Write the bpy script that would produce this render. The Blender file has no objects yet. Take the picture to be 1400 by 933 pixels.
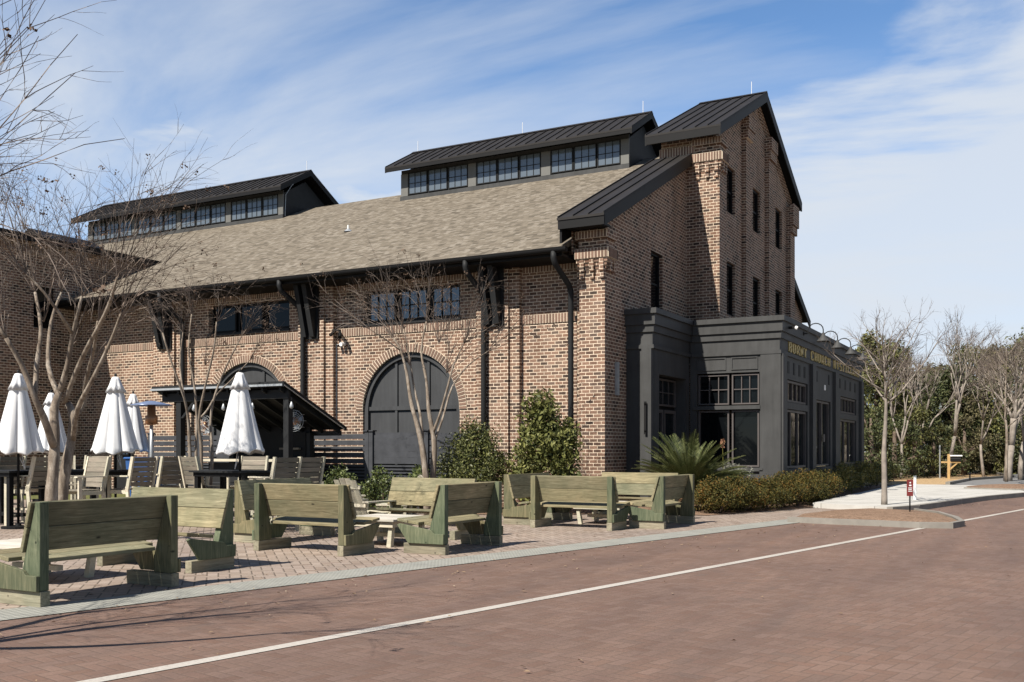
import bpy, math, random
import numpy as np
from mathutils import Vector, Matrix, Euler
C = bpy.context.scene.collection
R = math.radians
random.seed(7)
# ------------------------------------------------------------------ camera
scn = bpy.context.scene
cd = bpy.data.cameras.new('camera'); cam = bpy.data.objects.new('camera', cd); C.objects.link(cam)
cam.location = (0, 0, 1.5); cam.rotation_euler = (R(90), 0, math.atan2(.478, .8783))
cd.sensor_width = 36; cd.lens = 34.97; cd.shift_y = .1061; cd.clip_end = 2000; cd.clip_start = .05
scn.camera = cam
# ------------------------------------------------------------------ sky and sun
SUN_EL = 47.5
ts = Vector((-.26 * math.cos(R(SUN_EL)), -.965 * math.cos(R(SUN_EL)), math.sin(R(SUN_EL)))).normalized()
w = bpy.data.worlds.new('World'); scn.world = w; w.use_nodes = True
nt = w.node_tree; nt.nodes.clear()
def WN(t, **k):
    n = nt.nodes.new(t)
    for a, b in k.items(): setattr(n, a, b)
    return n
sky = WN('ShaderNodeTexSky', sky_type='NISHITA', sun_disc=False, sun_elevation=R(SUN_EL), sun_rotation=R(195.1), altitude=10, air_density=.75, dust_density=.1, ozone_density=1.6)
tc = WN('ShaderNodeTexCoord'); sep = WN('ShaderNodeSeparateXYZ'); nt.links.new(tc.outputs['Generated'], sep.inputs[0])
def wm(op, a, b=None, clamp=False):
    n = WN('ShaderNodeMath', operation=op); n.use_clamp = clamp
    for i, x in enumerate((a, b)):
        if x is None: continue
        if isinstance(x, (int, float)): n.inputs[i].default_value = x
        else: nt.links.new(x, n.inputs[i])
    return n.outputs[0]
den = wm('ADD', wm('MAXIMUM', sep.outputs['Z'], 0.0), .16)
px = wm('DIVIDE', sep.outputs['X'], den); py = wm('DIVIDE', sep.outputs['Y'], den)
cmb = WN('ShaderNodeCombineXYZ'); nt.links.new(px, cmb.inputs[0]); nt.links.new(py, cmb.inputs[1])
mp = WN('ShaderNodeMapping'); mp.inputs['Rotation'].default_value = (0, 0, R(62)); mp.inputs['Scale'].default_value = (.95, 1.75, 1); mp.inputs['Location'].default_value = (3.35, 1.9, 0)
nt.links.new(cmb.outputs[0], mp.inputs[0])
n1 = WN('ShaderNodeTexNoise'); n1.inputs['Scale'].default_value = .62; n1.inputs['Detail'].default_value = 9; n1.inputs['Roughness'].default_value = .56; n1.inputs['Distortion'].default_value = .5
nt.links.new(mp.outputs[0], n1.inputs['Vector'])
rp = WN('ShaderNodeValToRGB'); rp.color_ramp.elements[0].position = .43; rp.color_ramp.elements[1].position = .68
nt.links.new(wm('ADD', n1.outputs['Fac'], wm('MULTIPLY', wm('ADD', sep.outputs['X'], .38), -.16)), rp.inputs[0])
hz = WN('ShaderNodeMapRange'); hz.inputs['From Min'].default_value = 0; hz.inputs['From Max'].default_value = .38; hz.inputs['To Min'].default_value = .5; hz.inputs['To Max'].default_value = 0
nt.links.new(sep.outputs['Z'], hz.inputs['Value'])
n2 = WN('ShaderNodeTexNoise'); n2.inputs['Scale'].default_value = 1.5; n2.inputs['Detail'].default_value = 8; n2.inputs['Roughness'].default_value = .55; n2.inputs['Distortion'].default_value = .3
mp2 = WN('ShaderNodeMapping'); mp2.inputs['Scale'].default_value = (1, 1, 4.0); mp2.inputs['Location'].default_value = (.35, .2, .1); nt.links.new(tc.outputs['Generated'], mp2.inputs[0]); nt.links.new(mp2.outputs[0], n2.inputs['Vector'])
bank = WN('ShaderNodeMapRange', interpolation_type='SMOOTHSTEP'); bank.inputs['From Min'].default_value = .0; bank.inputs['From Max'].default_value = .17
nt.links.new(wm('ADD', wm('ADD', wm('MULTIPLY', wm('SUBTRACT', n2.outputs['Fac'], .5), 1.35), wm('SUBTRACT', .36, sep.outputs['Z'])), wm('MULTIPLY', wm('ADD', sep.outputs['X'], .30), .40)), bank.inputs['Value'])
cf = wm('MAXIMUM', wm('MAXIMUM', wm('MULTIPLY', rp.outputs[0], .80), hz.outputs[0]), wm('MULTIPLY', bank.outputs[0], .86))
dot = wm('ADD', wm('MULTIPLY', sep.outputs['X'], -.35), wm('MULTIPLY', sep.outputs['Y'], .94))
view_mask = WN('ShaderNodeMapRange', interpolation_type='SMOOTHSTEP'); view_mask.inputs['From Min'].default_value = .05; view_mask.inputs['From Max'].default_value = .62; view_mask.inputs['To Min'].default_value = .12; nt.links.new(dot, view_mask.inputs['Value'])  # shaped to brighten the sky in view and cut fill light from elsewhere
cf2 = wm('MULTIPLY', wm('ADD', cf, wm('MULTIPLY', rp.outputs[0], .18), True), view_mask.outputs[0])
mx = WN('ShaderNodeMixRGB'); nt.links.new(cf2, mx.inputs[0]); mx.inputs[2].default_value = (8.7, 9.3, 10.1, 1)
sk2 = WN('ShaderNodeMixRGB', blend_type='MULTIPLY'); nt.links.new(view_mask.outputs[0], sk2.inputs[0]); nt.links.new(sky.outputs[0], sk2.inputs[1]); sk2.inputs[2].default_value = (1.72, 2.1, 2.3, 1); nt.links.new(sk2.outputs[0], mx.inputs[1])  # sky boosted towards the view only, so shaded faces stay darker
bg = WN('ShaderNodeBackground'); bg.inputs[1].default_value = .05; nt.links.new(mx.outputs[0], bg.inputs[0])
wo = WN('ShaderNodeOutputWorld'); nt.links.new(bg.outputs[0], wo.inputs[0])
ld = bpy.data.lights.new('sun', 'SUN'); ld.energy = 5.0; ld.angle = R(.53); ld.color = (1, .93, .83)
lo = bpy.data.objects.new('sun', ld); C.objects.link(lo); lo.rotation_euler = ts.to_track_quat('Z', 'Y').to_euler()
scn.view_settings.view_transform = 'Standard'; scn.view_settings.look = 'None'; scn.view_settings.exposure = .74; scn.view_settings.gamma = 1; scn.view_settings.use_curve_mapping = False

# ------------------------------------------------------------------ helpers: nodes
class NT:
    def __init__(s, name):
        s.m = bpy.data.materials.new(name); s.m.use_nodes = True; s.t = s.m.node_tree; s.t.nodes.clear()
        s.out = s.t.nodes.new('ShaderNodeOutputMaterial'); s.b = s.t.nodes.new('ShaderNodeBsdfPrincipled')
        s.t.links.new(s.b.outputs[0], s.out.inputs[0])
    def n(s, ty, **k):
        n = s.t.nodes.new(ty)
        for a, b in k.items(): setattr(n, a, b)
        return n
    def l(s, a, b): s.t.links.new(a, b)
    def put(s, sock, v):
        if isinstance(v, (int, float)): sock.default_value = v
        elif isinstance(v, tuple):
            sock.default_value = v if len(sock.default_value) == len(v) else (*v, 1)
        else: s.l(v, sock)
    def math(s, op, a, b=None, c=None, clamp=False):
        n = s.n('ShaderNodeMath', operation=op); n.use_clamp = clamp
        for i, x in enumerate((a, b, c)):
            if x is not None: s.put(n.inputs[i], x)
        return n.outputs[0]
    def mix(s, f, a, b, bt='MIX'):
        n = s.n('ShaderNodeMixRGB', blend_type=bt); s.put(n.inputs[0], f); s.put(n.inputs[1], a); s.put(n.inputs[2], b); return n.outputs[0]
    def noise(s, vec, scale, detail=4, rough=.55, dist=0):
        n = s.n('ShaderNodeTexNoise'); n.inputs['Scale'].default_value = scale; n.inputs['Detail'].default_value = detail; n.inputs['Roughness'].default_value = rough; n.inputs['Distortion'].default_value = dist
        if vec is not None: s.l(vec, n.inputs['Vector'])
        return n.outputs['Fac']
    def ramp(s, f, stops):
        n = s.n('ShaderNodeValToRGB'); e = n.color_ramp.elements
        while len(e) < len(stops): e.new(.5)
        for k, (p, c) in enumerate(stops): e[k].position = p; e[k].color = (*c, 1)
        s.l(f, n.inputs[0]); return n.outputs[0]
    def pos(s): return s.n('ShaderNodeNewGeometry').outputs['Position']
    def obj(s): return s.n('ShaderNodeTexCoord').outputs['Object']
    def map(s, v, sc=(1, 1, 1), rot=(0, 0, 0), loc=(0, 0, 0)):
        n = s.n('ShaderNodeMapping'); n.inputs['Scale'].default_value = sc; n.inputs['Rotation'].default_value = rot; n.inputs['Location'].default_value = loc; s.l(v, n.inputs[0]); return n.outputs[0]
    def bump(s, h, st=.3, d=.01):
        n = s.n('ShaderNodeBump'); n.inputs['Strength'].default_value = st; n.inputs['Distance'].default_value = d; s.l(h, n.inputs['Height']); s.l(n.outputs[0], s.b.inputs['Normal'])
    def done(s, col, rough=.7, spec=.3, metal=0):
        s.put(s.b.inputs['Base Color'], col); s.put(s.b.inputs['Roughness'], rough); s.b.inputs['Specular IOR Level'].default_value = spec; s.b.inputs['Metallic'].default_value = metal
        return s.m

def simple(name, col, rough=.6, var=.12, scale=6, spec=.3, metal=0, bump=0, streak=0):
    k = NT(name); nz = k.noise(k.pos(), scale, 5, .6)
    if streak: nz = k.math('ADD', k.math('MULTIPLY', nz, .5), k.math('MULTIPLY', k.noise(k.map(k.pos(), (1, 1, .10)), 7, 6, .65), .5))
    a = tuple(c * (1 - var) for c in col); b = tuple(min(1, c * (1 + var)) for c in col)
    c = k.ramp(nz, [(.3, a), (.7, b)])
    if bump: k.bump(k.noise(k.pos(), 60, 3), bump, .004)
    return k.done(c, rough, spec, metal)

BW, BH = .215, .0889
def brick_mat(name):
    k = NT(name); g = k.n('ShaderNodeNewGeometry'); s = k.n('ShaderNodeSeparateXYZ'); k.l(g.outputs['Position'], s.inputs[0])
    sn = k.n('ShaderNodeSeparateXYZ'); k.l(g.outputs['True Normal'], sn.inputs[0])
    f = k.math('GREATER_THAN', k.math('ABSOLUTE', sn.outputs['X']), .7)
    a = k.math('ADD', k.math('MULTIPLY', s.outputs['X'], k.math('SUBTRACT', 1, f)), k.math('MULTIPLY', s.outputs['Y'], f))
    cb = k.n('ShaderNodeCombineXYZ'); k.l(a, cb.inputs[0]); k.l(s.outputs['Z'], cb.inputs[1])
    wob = k.noise(g.outputs['Position'], 9, 3)
    v = k.n('ShaderNodeVectorMath', operation='ADD'); k.l(cb.outputs[0], v.inputs[0])
    wv = k.n('ShaderNodeCombineXYZ'); k.l(k.math('MULTIPLY', k.math('SUBTRACT', wob, .5), .012), wv.inputs[1]); k.l(k.math('MULTIPLY', k.math('SUBTRACT', wob, .5), .014), wv.inputs[0]); k.l(wv.outputs[0], v.inputs[1])
    t = k.n('ShaderNodeTexBrick'); t.inputs['Scale'].default_value = 1; t.inputs['Mortar Size'].default_value = .0105; t.inputs['Mortar Smooth'].default_value = .25
    t.inputs['Brick Width'].default_value = BW; t.inputs['Row Height'].default_value = BH; t.inputs['Bias'].default_value = 0
    t.inputs['Color1'].default_value = (0, 0, 0, 1); t.inputs['Color2'].default_value = (1, 1, 1, 1); t.inputs['Mortar'].default_value = (.5, .5, .5, 1)
    k.l(v.outputs[0], t.inputs['Vector'])
    col = k.ramp(t.outputs['Color'], [(0, (.055, .040, .034)), (.14, (.085, .058, .047)), (.22, (.17, .103, .074)), (.42, (.23, .138, .098)), (.6, (.18, .112, .082)), (.78, (.275, .172, .125)), (.9, (.095, .066, .055)), (1, (.235, .165, .13))])
    col = k.mix(.55, col, k.ramp(k.noise(g.outputs['Position'], 38, 4, .65), [(.3, (.45, .45, .45)), (.75, (1.25, 1.2, 1.15))]), 'MULTIPLY')
    # big soft weathering and lime smears that belong to the wall
    col = k.mix(k.math('MULTIPLY', k.math('SUBTRACT', k.noise(g.outputs['Position'], 1.7, 5, .6), .45, clamp=True), .6, clamp=True), col, (.45, .36, .29))
    mo = k.ramp(k.noise(g.outputs['Position'], 22, 4), [(.3, (.52, .42, .32)), (.7, (.74, .62, .485))])
    st = k.ramp(k.math('ADD', k.math('MULTIPLY', k.noise(k.map(g.outputs['Position'], (1, 1, .16)), 2.1, 6, .65), .7), k.math('MULTIPLY', k.noise(g.outputs['Position'], .45, 4), .35)), [(.40, (.66, .64, .62)), (.52, (1, 1, 1)), (.68, (1.10, 1.08, 1.04))])
    k.bump(k.math('ADD', k.math('MULTIPLY', t.outputs['Fac'], -1), k.math('MULTIPLY', k.noise(g.outputs['Position'], 70, 3), .35)), .8, .012)
    return k.done(k.mix(.75, k.mix(t.outputs['Fac'], col, mo), st, 'MULTIPLY'), .88, .15)

def brick_solid():
    k = NT('single bricks'); g = k.n('ShaderNodeNewGeometry')
    col = k.ramp(g.outputs['Random Per Island'], [(0, (.10, .070, .055)), (.3, (.19, .125, .095)), (.6, (.235, .152, .115)), (1, (.16, .105, .082))])
    col = k.mix(.5, col, k.ramp(k.noise(g.outputs['Position'], 40, 4, .65), [(.3, (.5, .5, .5)), (.75, (1.3, 1.25, 1.2))]), 'MULTIPLY')
    k.bump(k.noise(g.outputs['Position'], 70, 3), .5, .006)
    return k.done(col, .88, .15)

def herring(name, size, rot, cols, joint, jw=.05, spec=.3, stain=None, rough=.75, tracks=False):
    k = NT(name); v = k.map(k.pos(), (1 / size, 1 / size, 1), (0, 0, rot), (400, 400, 0)); s = k.n('ShaderNodeSeparateXYZ'); k.l(v, s.inputs[0])
    x, y = s.outputs['X'], s.outputs['Y']
    i = k.math('FLOOR', x); j = k.math('FLOOR', y); fx = k.math('FRACT', x); fy = k.math('FRACT', y)
    m = k.math('MODULO', k.math('ADD', k.math('SUBTRACT', i, j), 4000), 4)
    def is_(q): return k.math('COMPARE', m, float(q), .1)
    m0, m1, m2, m3 = is_(0), is_(1), is_(2), is_(3)
    # distance to joints; +1 where no joint
    dl = k.math('ADD', fx, m1); dr = k.math('ADD', k.math('SUBTRACT', 1, fx), m0)
    db = k.math('ADD', fy, m2); dt = k.math('ADD', k.math('SUBTRACT', 1, fy), m3)
    d = k.math('MINIMUM', k.math('MINIMUM', dl, dr), k.math('MINIMUM', db, dt))
    wob = k.math('MULTIPLY', k.noise(k.pos(), 25, 3), .05)
    jf = k.math('LESS_THAN', d, k.math('ADD', wob, jw - .025))
    bi = k.math('SUBTRACT', i, m1); bj = k.math('SUBTRACT', j, m2)
    cb = k.n('ShaderNodeCombineXYZ'); k.l(bi, cb.inputs[0]); k.l(bj, cb.inputs[1]); k.l(k.math('ADD', m0, m1), cb.inputs[2])
    wn = k.n('ShaderNodeTexWhiteNoise', noise_dimensions='3D'); k.l(cb.outputs[0], wn.inputs['Vector'])
    col = k.ramp(wn.outputs['Value'], cols)
    col = k.mix(.5, col, k.ramp(k.noise(k.pos(), 45, 4, .6), [(.25, (.6, .6, .6)), (.8, (1.25, 1.25, 1.25))]), 'MULTIPLY')
    big = k.noise(k.pos(), .55, 6, .6, .4)
    col = k.mix(.8, col, k.ramp(big, [(.3, (.80, .80, .83)), (.7, (1.12, 1.10, 1.08))]), 'MULTIPLY')
    if tracks:
        tk = k.noise(k.map(k.pos(), (1.5, .10, 1), (0, 0, math.atan(.203))), 1.0, 6, .6, .3)
        col = k.mix(.8, col, k.ramp(tk, [(.34, (.80, .81, .84)), (.5, (1, 1, 1)), (.66, (1.13, 1.10, 1.07))]), 'MULTIPLY')
        sp2 = k.ramp(k.noise(k.pos(), 5.5, 3, .5), [(.27, (.62, .62, .64)), (.33, (1, 1, 1))]); col = k.mix(.55, col, sp2, 'MULTIPLY')
    if stain: col = k.mix(k.ramp(k.noise(k.map(k.pos(), (1, .3, 1), (0, 0, -.2)), 1.1, 6, .7, .5), [(.56, (0, 0, 0)), (.72, (.5, .5, .5))]), col, stain)
    k.bump(k.math('ADD', k.math('MULTIPLY', k.math('MINIMUM', d, .12), 6), k.math('MULTIPLY', k.noise(k.pos(), 60, 3), .25)), .45, .008)
    return k.done(k.mix(jf, col, joint), rough, spec)

def wood(name, c0, c1, c2, scale=1.0, knots=True, rough=.75, axis=0, tint=None):
    k = NT(name); o = k.obj(); ri = k.n('ShaderNodeObjectInfo').outputs['Random']
    off = k.n('ShaderNodeCombineXYZ'); k.l(k.math('MULTIPLY', ri, 37), off.inputs[0]); k.l(k.math('MULTIPLY', ri, 11), off.inputs[1])
    v = k.n('ShaderNodeVectorMath', operation='ADD'); k.l(o, v.inputs[0]); k.l(off.outputs[0], v.inputs[1])
    sc = [14, 14, 14]; sc[axis] = 1.1
    g = k.noise(k.map(v.outputs[0], tuple(q * scale for q in sc)), 1.6, 7, .62, 1.2)
    col = k.ramp(g, [(.28, c0), (.5, c1), (.72, c2)])
    b = k.noise(v.outputs[0], 1.3 * scale, 4, .6)
    col = k.mix(.75, col, k.ramp(b, [(.3, (.62, .70, .62)), (.7, (1.22, 1.17, 1.08))]), 'MULTIPLY')
    if knots:
        vo = k.n('ShaderNodeTexVoronoi'); vo.inputs['Scale'].default_value = 2.3; k.l(k.map(v.outputs[0], (1, 2.2, 2.2)), vo.inputs['Vector'])
        col = k.mix(k.ramp(vo.outputs['Distance'], [(.04, (1, 1, 1)), (.09, (0, 0, 0))]), col, tuple(q * .35 for q in c0))
    rv = k.math('ADD', k.math('MULTIPLY', ri, .35), .82); cbv = k.n('ShaderNodeCombineXYZ')
    for q in range(3): k.l(rv, cbv.inputs[q])
    col = k.mix(1.0, col, cbv.outputs[0], 'MULTIPLY')
    if tint is not None:
        tf = k.math('MULTIPLY', k.math('ADD', k.math('MULTIPLY', k.math('FRACT', k.math('MULTIPLY', ri, 7.3)), .8), k.math('MULTIPLY', k.noise(v.outputs[0], 1.8, 4), .5)), 1, clamp=True)
        col = k.mix(k.ramp(tf, [(.35, (0, 0, 0)), (.85, (1, 1, 1))]), col, k.mix(1, col, tint, 'MULTIPLY'))
    chk = k.ramp(k.noise(k.map(v.outputs[0], tuple(q * scale * (2.6 if q > 2 else .5) for q in sc)), 1.4, 4, .7, .4), [(.30, (.35, .35, .35)), (.37, (1, 1, 1))]); col = k.mix(.8, col, chk, 'MULTIPLY')
    k.bump(g, .45, .008)
    return k.done(col, rough, .2)

def leafmat(name, stops, rough=.5, trans=.0, spec=.35, wr=.6, wn=.5):
    k = NT(name); g = k.n('ShaderNodeNewGeometry')
    f = k.math('ADD', k.math('MULTIPLY', g.outputs['Random Per Island'], wr), k.math('MULTIPLY', k.noise(g.outputs['Position'], 1.6, 3), wn))
    return k.done(k.ramp(f, stops), rough, spec)

def glassy(name, col, ior=1.5, rough=.04, spec=.5):
    k = NT(name)
    k.bump(k.noise(k.pos(), 2.2, 2), .06, .02)
    m = k.done(col, rough, spec); k.b.inputs['IOR'].default_value = ior; return m

M = {}
M['brick'] = brick_mat('brick wall'); M['brick1'] = brick_solid()
M['mortar'] = simple('mortar', (.58, .49, .38), .9, .15, 20)
M['dark'] = simple('dark grey painted timber', (.018, .019, .020), .6, .15, 3, .2)
M['shop'] = simple('charcoal painted panels', (.052, .053, .053), .6, .30, 1.5, .2, 0, 0, 1)
M['black'] = simple('black metal trim', (.006, .006, .0065), .6, .1, 3, .2)
M['metal'] = simple('dark bronze roof metal', (.021, .019, .018), .65, .2, 1.1, .2)
M['fence'] = simple('charcoal fence boards', (.050, .053, .060), .7, .2, 4, .15)
M['arch'] = simple('grey blue door panels', (.047, .049, .052), .6, .32, .8, .2, 0, 0, 1)
M['panel'] = simple('clerestory wall panels', (.13, .13, .122), .6, .06, 2)
M['frame'] = simple('bronze window frame', (.085, .075, .072), .5, .1, 3)
M['pane'] = glassy('dark glass', (.006, .008, .009), 1.5)
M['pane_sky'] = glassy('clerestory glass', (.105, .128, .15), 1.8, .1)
M['pane_dark'] = glassy('gable glass', (.004, .005, .006), 1.3)
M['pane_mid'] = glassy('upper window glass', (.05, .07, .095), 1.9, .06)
M['gold'] = simple('gold letters', (.50, .39, .15), .45, .1, 9, .4, .3)
M['white'] = simple('white enamel', (.75, .75, .74), .4, .05)
M['galv'] = simple('galvanised metal', (.42, .44, .45), .4, .15, 9, .5, .5)
M['cream'] = wood('cream chair timber', (.42, .38, .31), (.50, .46, .385), (.57, .52, .44), 1, False)
M['taupe'] = wood('shade toned chair slats', (.155, .135, .115), (.205, .18, .155), (.26, .23, .195), 1, False)  # slats of the cream wood, with their shadowed tone put into the colour
M['bench'] = wood('treated pine planks', (.115, .108, .072), (.190, .178, .120), (.280, .262, .185), 1.4, True, .78, 0, (1.18, 1.08, 1.0))
M['benchg'] = wood('green tinted pine frames', (.058, .073, .047), (.100, .119, .078), (.16, .172, .118), 1.4, True, .75, 2, (1.5, 1.12, 1.02))
M['skid'] = wood('weathered pine skids', (.15, .135, .10), (.235, .215, .165), (.33, .30, .24), 1, True, .8, 1)
M['tabletop'] = wood('grey white table boards', (.42, .38, .35), (.50, .46, .425), (.56, .52, .485), 1, False)
k = NT('pale concrete'); p = k.pos(); sp = k.n('ShaderNodeSeparateXYZ'); k.l(k.map(p, (1, 1, 1), (0, 0, .19)), sp.inputs[0])
jx = k.math('LESS_THAN', k.math('ABSOLUTE', k.math('SUBTRACT', k.math('FRACT', k.math('DIVIDE', sp.outputs['X'], 1.55)), .5)), .007); jy = k.math('LESS_THAN', k.math('ABSOLUTE', k.math('SUBTRACT', k.math('FRACT', k.math('DIVIDE', sp.outputs['Y'], 1.55)), .5)), .007)
cc = k.ramp(k.noise(p, 1.1, 7, .65), [(.3, (.37, .36, .335)), (.6, (.47, .46, .43)), (.8, (.50, .49, .46))]); k.bump(k.noise(p, 60, 3), .3, .004)
M['concrete'] = k.done(k.mix(k.math('MAXIMUM', jx, jy), cc, (.20, .19, .17)), .85, .15)
M['kerb'] = simple('kerb concrete', (.22, .205, .18), .85, .15, 4, .2, 0, .3)
M['asphalt'] = simple('grey asphalt', (.17, .17, .17), .9, .12, 2, .2, 0, .2)
k = NT('worn road paint'); p = k.pos(); nz = k.math('ADD', k.math('MULTIPLY', k.noise(p, 34, 5, .7), .7), k.math('MULTIPLY', k.noise(p, 1.3, 4), .35))
M['paint'] = k.done(k.ramp(nz, [(.36, (.19, .14, .115)), (.44, (.36, .33, .295)), (.65, (.45, .425, .385))]), .85, .15)
k = NT('smooth mottled bark'); p = k.pos(); k.bump(k.noise(k.map(p, (1, 1, .25)), 30, 4), .5, .01)
M['bark'] = k.done(k.mix(.7, k.ramp(k.noise(k.map(p, (1, 1, .35)), 9, 5, .6, .6), [(.32, (.12, .095, .075)), (.5, (.21, .172, .135)), (.66, (.31, .27, .225))]), k.ramp(k.noise(p, 40, 3), [(.3, (.75, .75, .75)), (.7, (1.2, 1.2, 1.2))]), 'MULTIPLY'), .85, .15)
M['barkpale'] = simple('pale grey bark', (.235, .205, .175), .85, .3, 4, .2, 0, .4)
M['twig'] = simple('grey brown twigs', (.155, .125, .105), .85, .3, 2, .2)
M['barkd'] = simple('brown bark', (.12, .09, .07), .9, .3, 4, .2)
M['cloth'] = simple('white canvas', (.66, .67, .68), .9, .10, 3, .1, 0, 0, 1)
M['blue'] = simple('blue plastic', (.03, .09, .25), .4, .1)
M['hood_reflection'] = simple('hood metal with painted blue reflection', (.20, .25, .38), .3, .1, 3, .6, .4)  # blue reflection on the heater hood is put into its base colour
M['copper'] = simple('copper', (.40, .20, .10), .4, .2, 9, .5, .6)
M['red'] = simple('dark red sign', (.17, .03, .03), .5, .1)
M['mulch'] = None
k = NT('bark mulch'); p = k.pos(); vo = k.n('ShaderNodeTexVoronoi'); vo.inputs['Scale'].default_value = 28; k.l(k.map(p, (1, 1.7, 1)), vo.inputs['Vector'])
k.bump(k.noise(p, 40, 4), .9, .03); mvc = k.n('ShaderNodeRGBToBW'); k.l(vo.outputs['Color'], mvc.inputs[0]); M['mulch'] = k.done(k.mix(.5, k.ramp(k.noise(p, 3, 5), [(.3, (.15, .09, .06)), (.7, (.30, .20, .14))]), k.mix(1, mvc.outputs[0], (.42, .29, .20), 'MULTIPLY')), .95, .1)
k = NT('grass'); p = k.pos(); k.bump(k.noise(p, 50, 4), .8, .03)
M['grass'] = k.done(k.ramp(k.noise(p, 6, 8, .7), [(.3, (.05, .07, .02)), (.5, (.12, .13, .05)), (.7, (.24, .20, .10))]), .95, .1)
k = NT('pine straw'); p = k.pos(); k.bump(k.noise(p, 50, 4), .8, .03)
M['straw'] = k.done(k.ramp(k.noise(p, 9, 8, .7), [(.3, (.28, .18, .09)), (.7, (.52, .38, .22))]), .95, .1)
k = NT('ground soil'); p = k.pos()
M['soil'] = k.done(k.ramp(k.noise(p, .4, 8, .65), [(.3, (.07, .075, .03)), (.55, (.16, .13, .075)), (.75, (.26, .20, .12))]), .95, .1)
M['road'] = herring('road brick', .105, math.atan(.203), [(0, (.155, .099, .075)), (.4, (.170, .114, .089)), (.75, (.183, .124, .099)), (.93, (.164, .105, .081)), (1, (.152, .107, .086))], (.126, .088, .069), .05, .2, (.130, .098, .084), .8, True)
M['plaza'] = herring('plaza pavers', .13, R(45), [(0, (.25, .195, .155)), (.3, (.30, .245, .20)), (.7, (.345, .285, .24)), (1, (.28, .22, .18))], (.125, .10, .08), .07, .2)
# tactile strip
k = NT('tactile strip'); vo = k.n('ShaderNodeTexVoronoi'); vo.inputs['Scale'].default_value = 1; vo.inputs['Randomness'].default_value = 0
k.l(k.map(k.pos(), (16, 16, 1), (0, 0, .225)), vo.inputs['Vector'])
dd = k.math('LESS_THAN', vo.outputs['Distance'], .28)
k.bump(k.math('SUBTRACT', 1, k.math('MINIMUM', vo.outputs['Distance'], .45)), 1.0, .012)
M['tactile'] = k.done(k.mix(.6, k.mix(dd, (.24, .24, .215), (.33, .33, .30)), k.ramp(k.noise(k.pos(), 3, 6), [(.3, (.75, .75, .75)), (.7, (1.12, 1.12, 1.1))]), 'MULTIPLY'), .8, .2)
# shingles
k = NT('asphalt shingles'); s_ = k.n('ShaderNodeSeparateXYZ'); k.l(k.pos(), s_.inputs[0]); cb = k.n('ShaderNodeCombineXYZ'); k.l(s_.outputs['X'], cb.inputs[0]); k.l(k.math('MULTIPLY', s_.outputs['Y'], 1.105), cb.inputs[1])
t = k.n('ShaderNodeTexBrick'); t.inputs['Scale'].default_value = 1; t.inputs['Brick Width'].default_value = .19; t.inputs['Row Height'].default_value = .14; t.inputs['Mortar Size'].default_value = .006; t.inputs['Color1'].default_value = (0, 0, 0, 1); t.inputs['Color2'].default_value = (1, 1, 1, 1); t.inputs['Mortar'].default_value = (.2, .2, .2, 1); t.offset_frequency = 3; t.offset = .37
k.l(cb.outputs[0], t.inputs['Vector'])
col = k.ramp(t.outputs['Color'], [(0, (.095, .082, .064)), (.35, (.150, .129, .101)), (.65, (.170, .147, .116)), (1, (.225, .20, .165))])
col = k.mix(.5, col, k.ramp(k.noise(k.map(k.pos(), (1, .5, 1)), 3.5, 6, .7), [(.3, (.86, .85, .84)), (.7, (1.1, 1.09, 1.07))]), 'MULTIPLY')
col = k.mix(k.math('MULTIPLY', t.outputs['Fac'], .6), col, (.09, .08, .065)); k.bump(k.math('ADD', t.outputs['Color'], k.noise(k.pos(), 90, 2)), .5, .01)
M['shingle'] = k.done(col, .92, .1)
M['leaf_mag'] = leafmat('glossy olive leaves', [(.2, (.026, .036, .010)), (.5, (.095, .102, .028)), (.75, (.16, .165, .050)), (.95, (.21, .20, .075))], .58, 0, .25)
M['leaf_wax'] = leafmat('dark wax myrtle leaves', [(.2, (.020, .028, .009)), (.5, (.065, .075, .022)), (.8, (.14, .145, .045))])
M['leaf_hedge'] = leafmat('russet hedge leaves', [(.15, (.018, .022, .007)), (.42, (.045, .046, .012)), (.62, (.085, .070, .016)), (.8, (.17, .080, .018)), (.95, (.19, .055, .016))], .65, 0, .2, .42, .62)
M['leaf_hedge2'] = leafmat('yellow green hedge leaves', [(.15, (.03, .035, .01)), (.5, (.09, .10, .02)), (.9, (.22, .16, .03))], .6)
M['leaf_ever'] = leafmat('evergreen leaves', [(.2, (.020, .028, .010)), (.5, (.045, .057, .020)), (.85, (.10, .108, .040))], .6)
M['leaf_yel'] = leafmat('yellow green leaves', [(.2, (.035, .040, .012)), (.5, (.085, .09, .028)), (.85, (.17, .165, .052))], .6)
M['leaf_brown'] = leafmat('brown green leaves', [(.2, (.035, .034, .016)), (.5, (.080, .072, .032)), (.85, (.15, .13, .065))], .7)
M['leaf_small'] = leafmat('bright small leaves', [(.2, (.022, .034, .010)), (.5, (.055, .078, .022)), (.85, (.135, .155, .048))], .45)
M['palm'] = leafmat('sago fronds', [(.2, (.024, .034, .010)), (.5, (.065, .080, .024)), (.85, (.17, .18, .075))], .35, 0, .55)
M['palmdead'] = leafmat('dry fronds', [(.2, (.12, .07, .035)), (.8, (.32, .20, .11))], .7)
M['seed'] = leafmat('brown seed heads', [(.2, (.05, .035, .025)), (.8, (.14, .09, .06))], .8)

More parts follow.
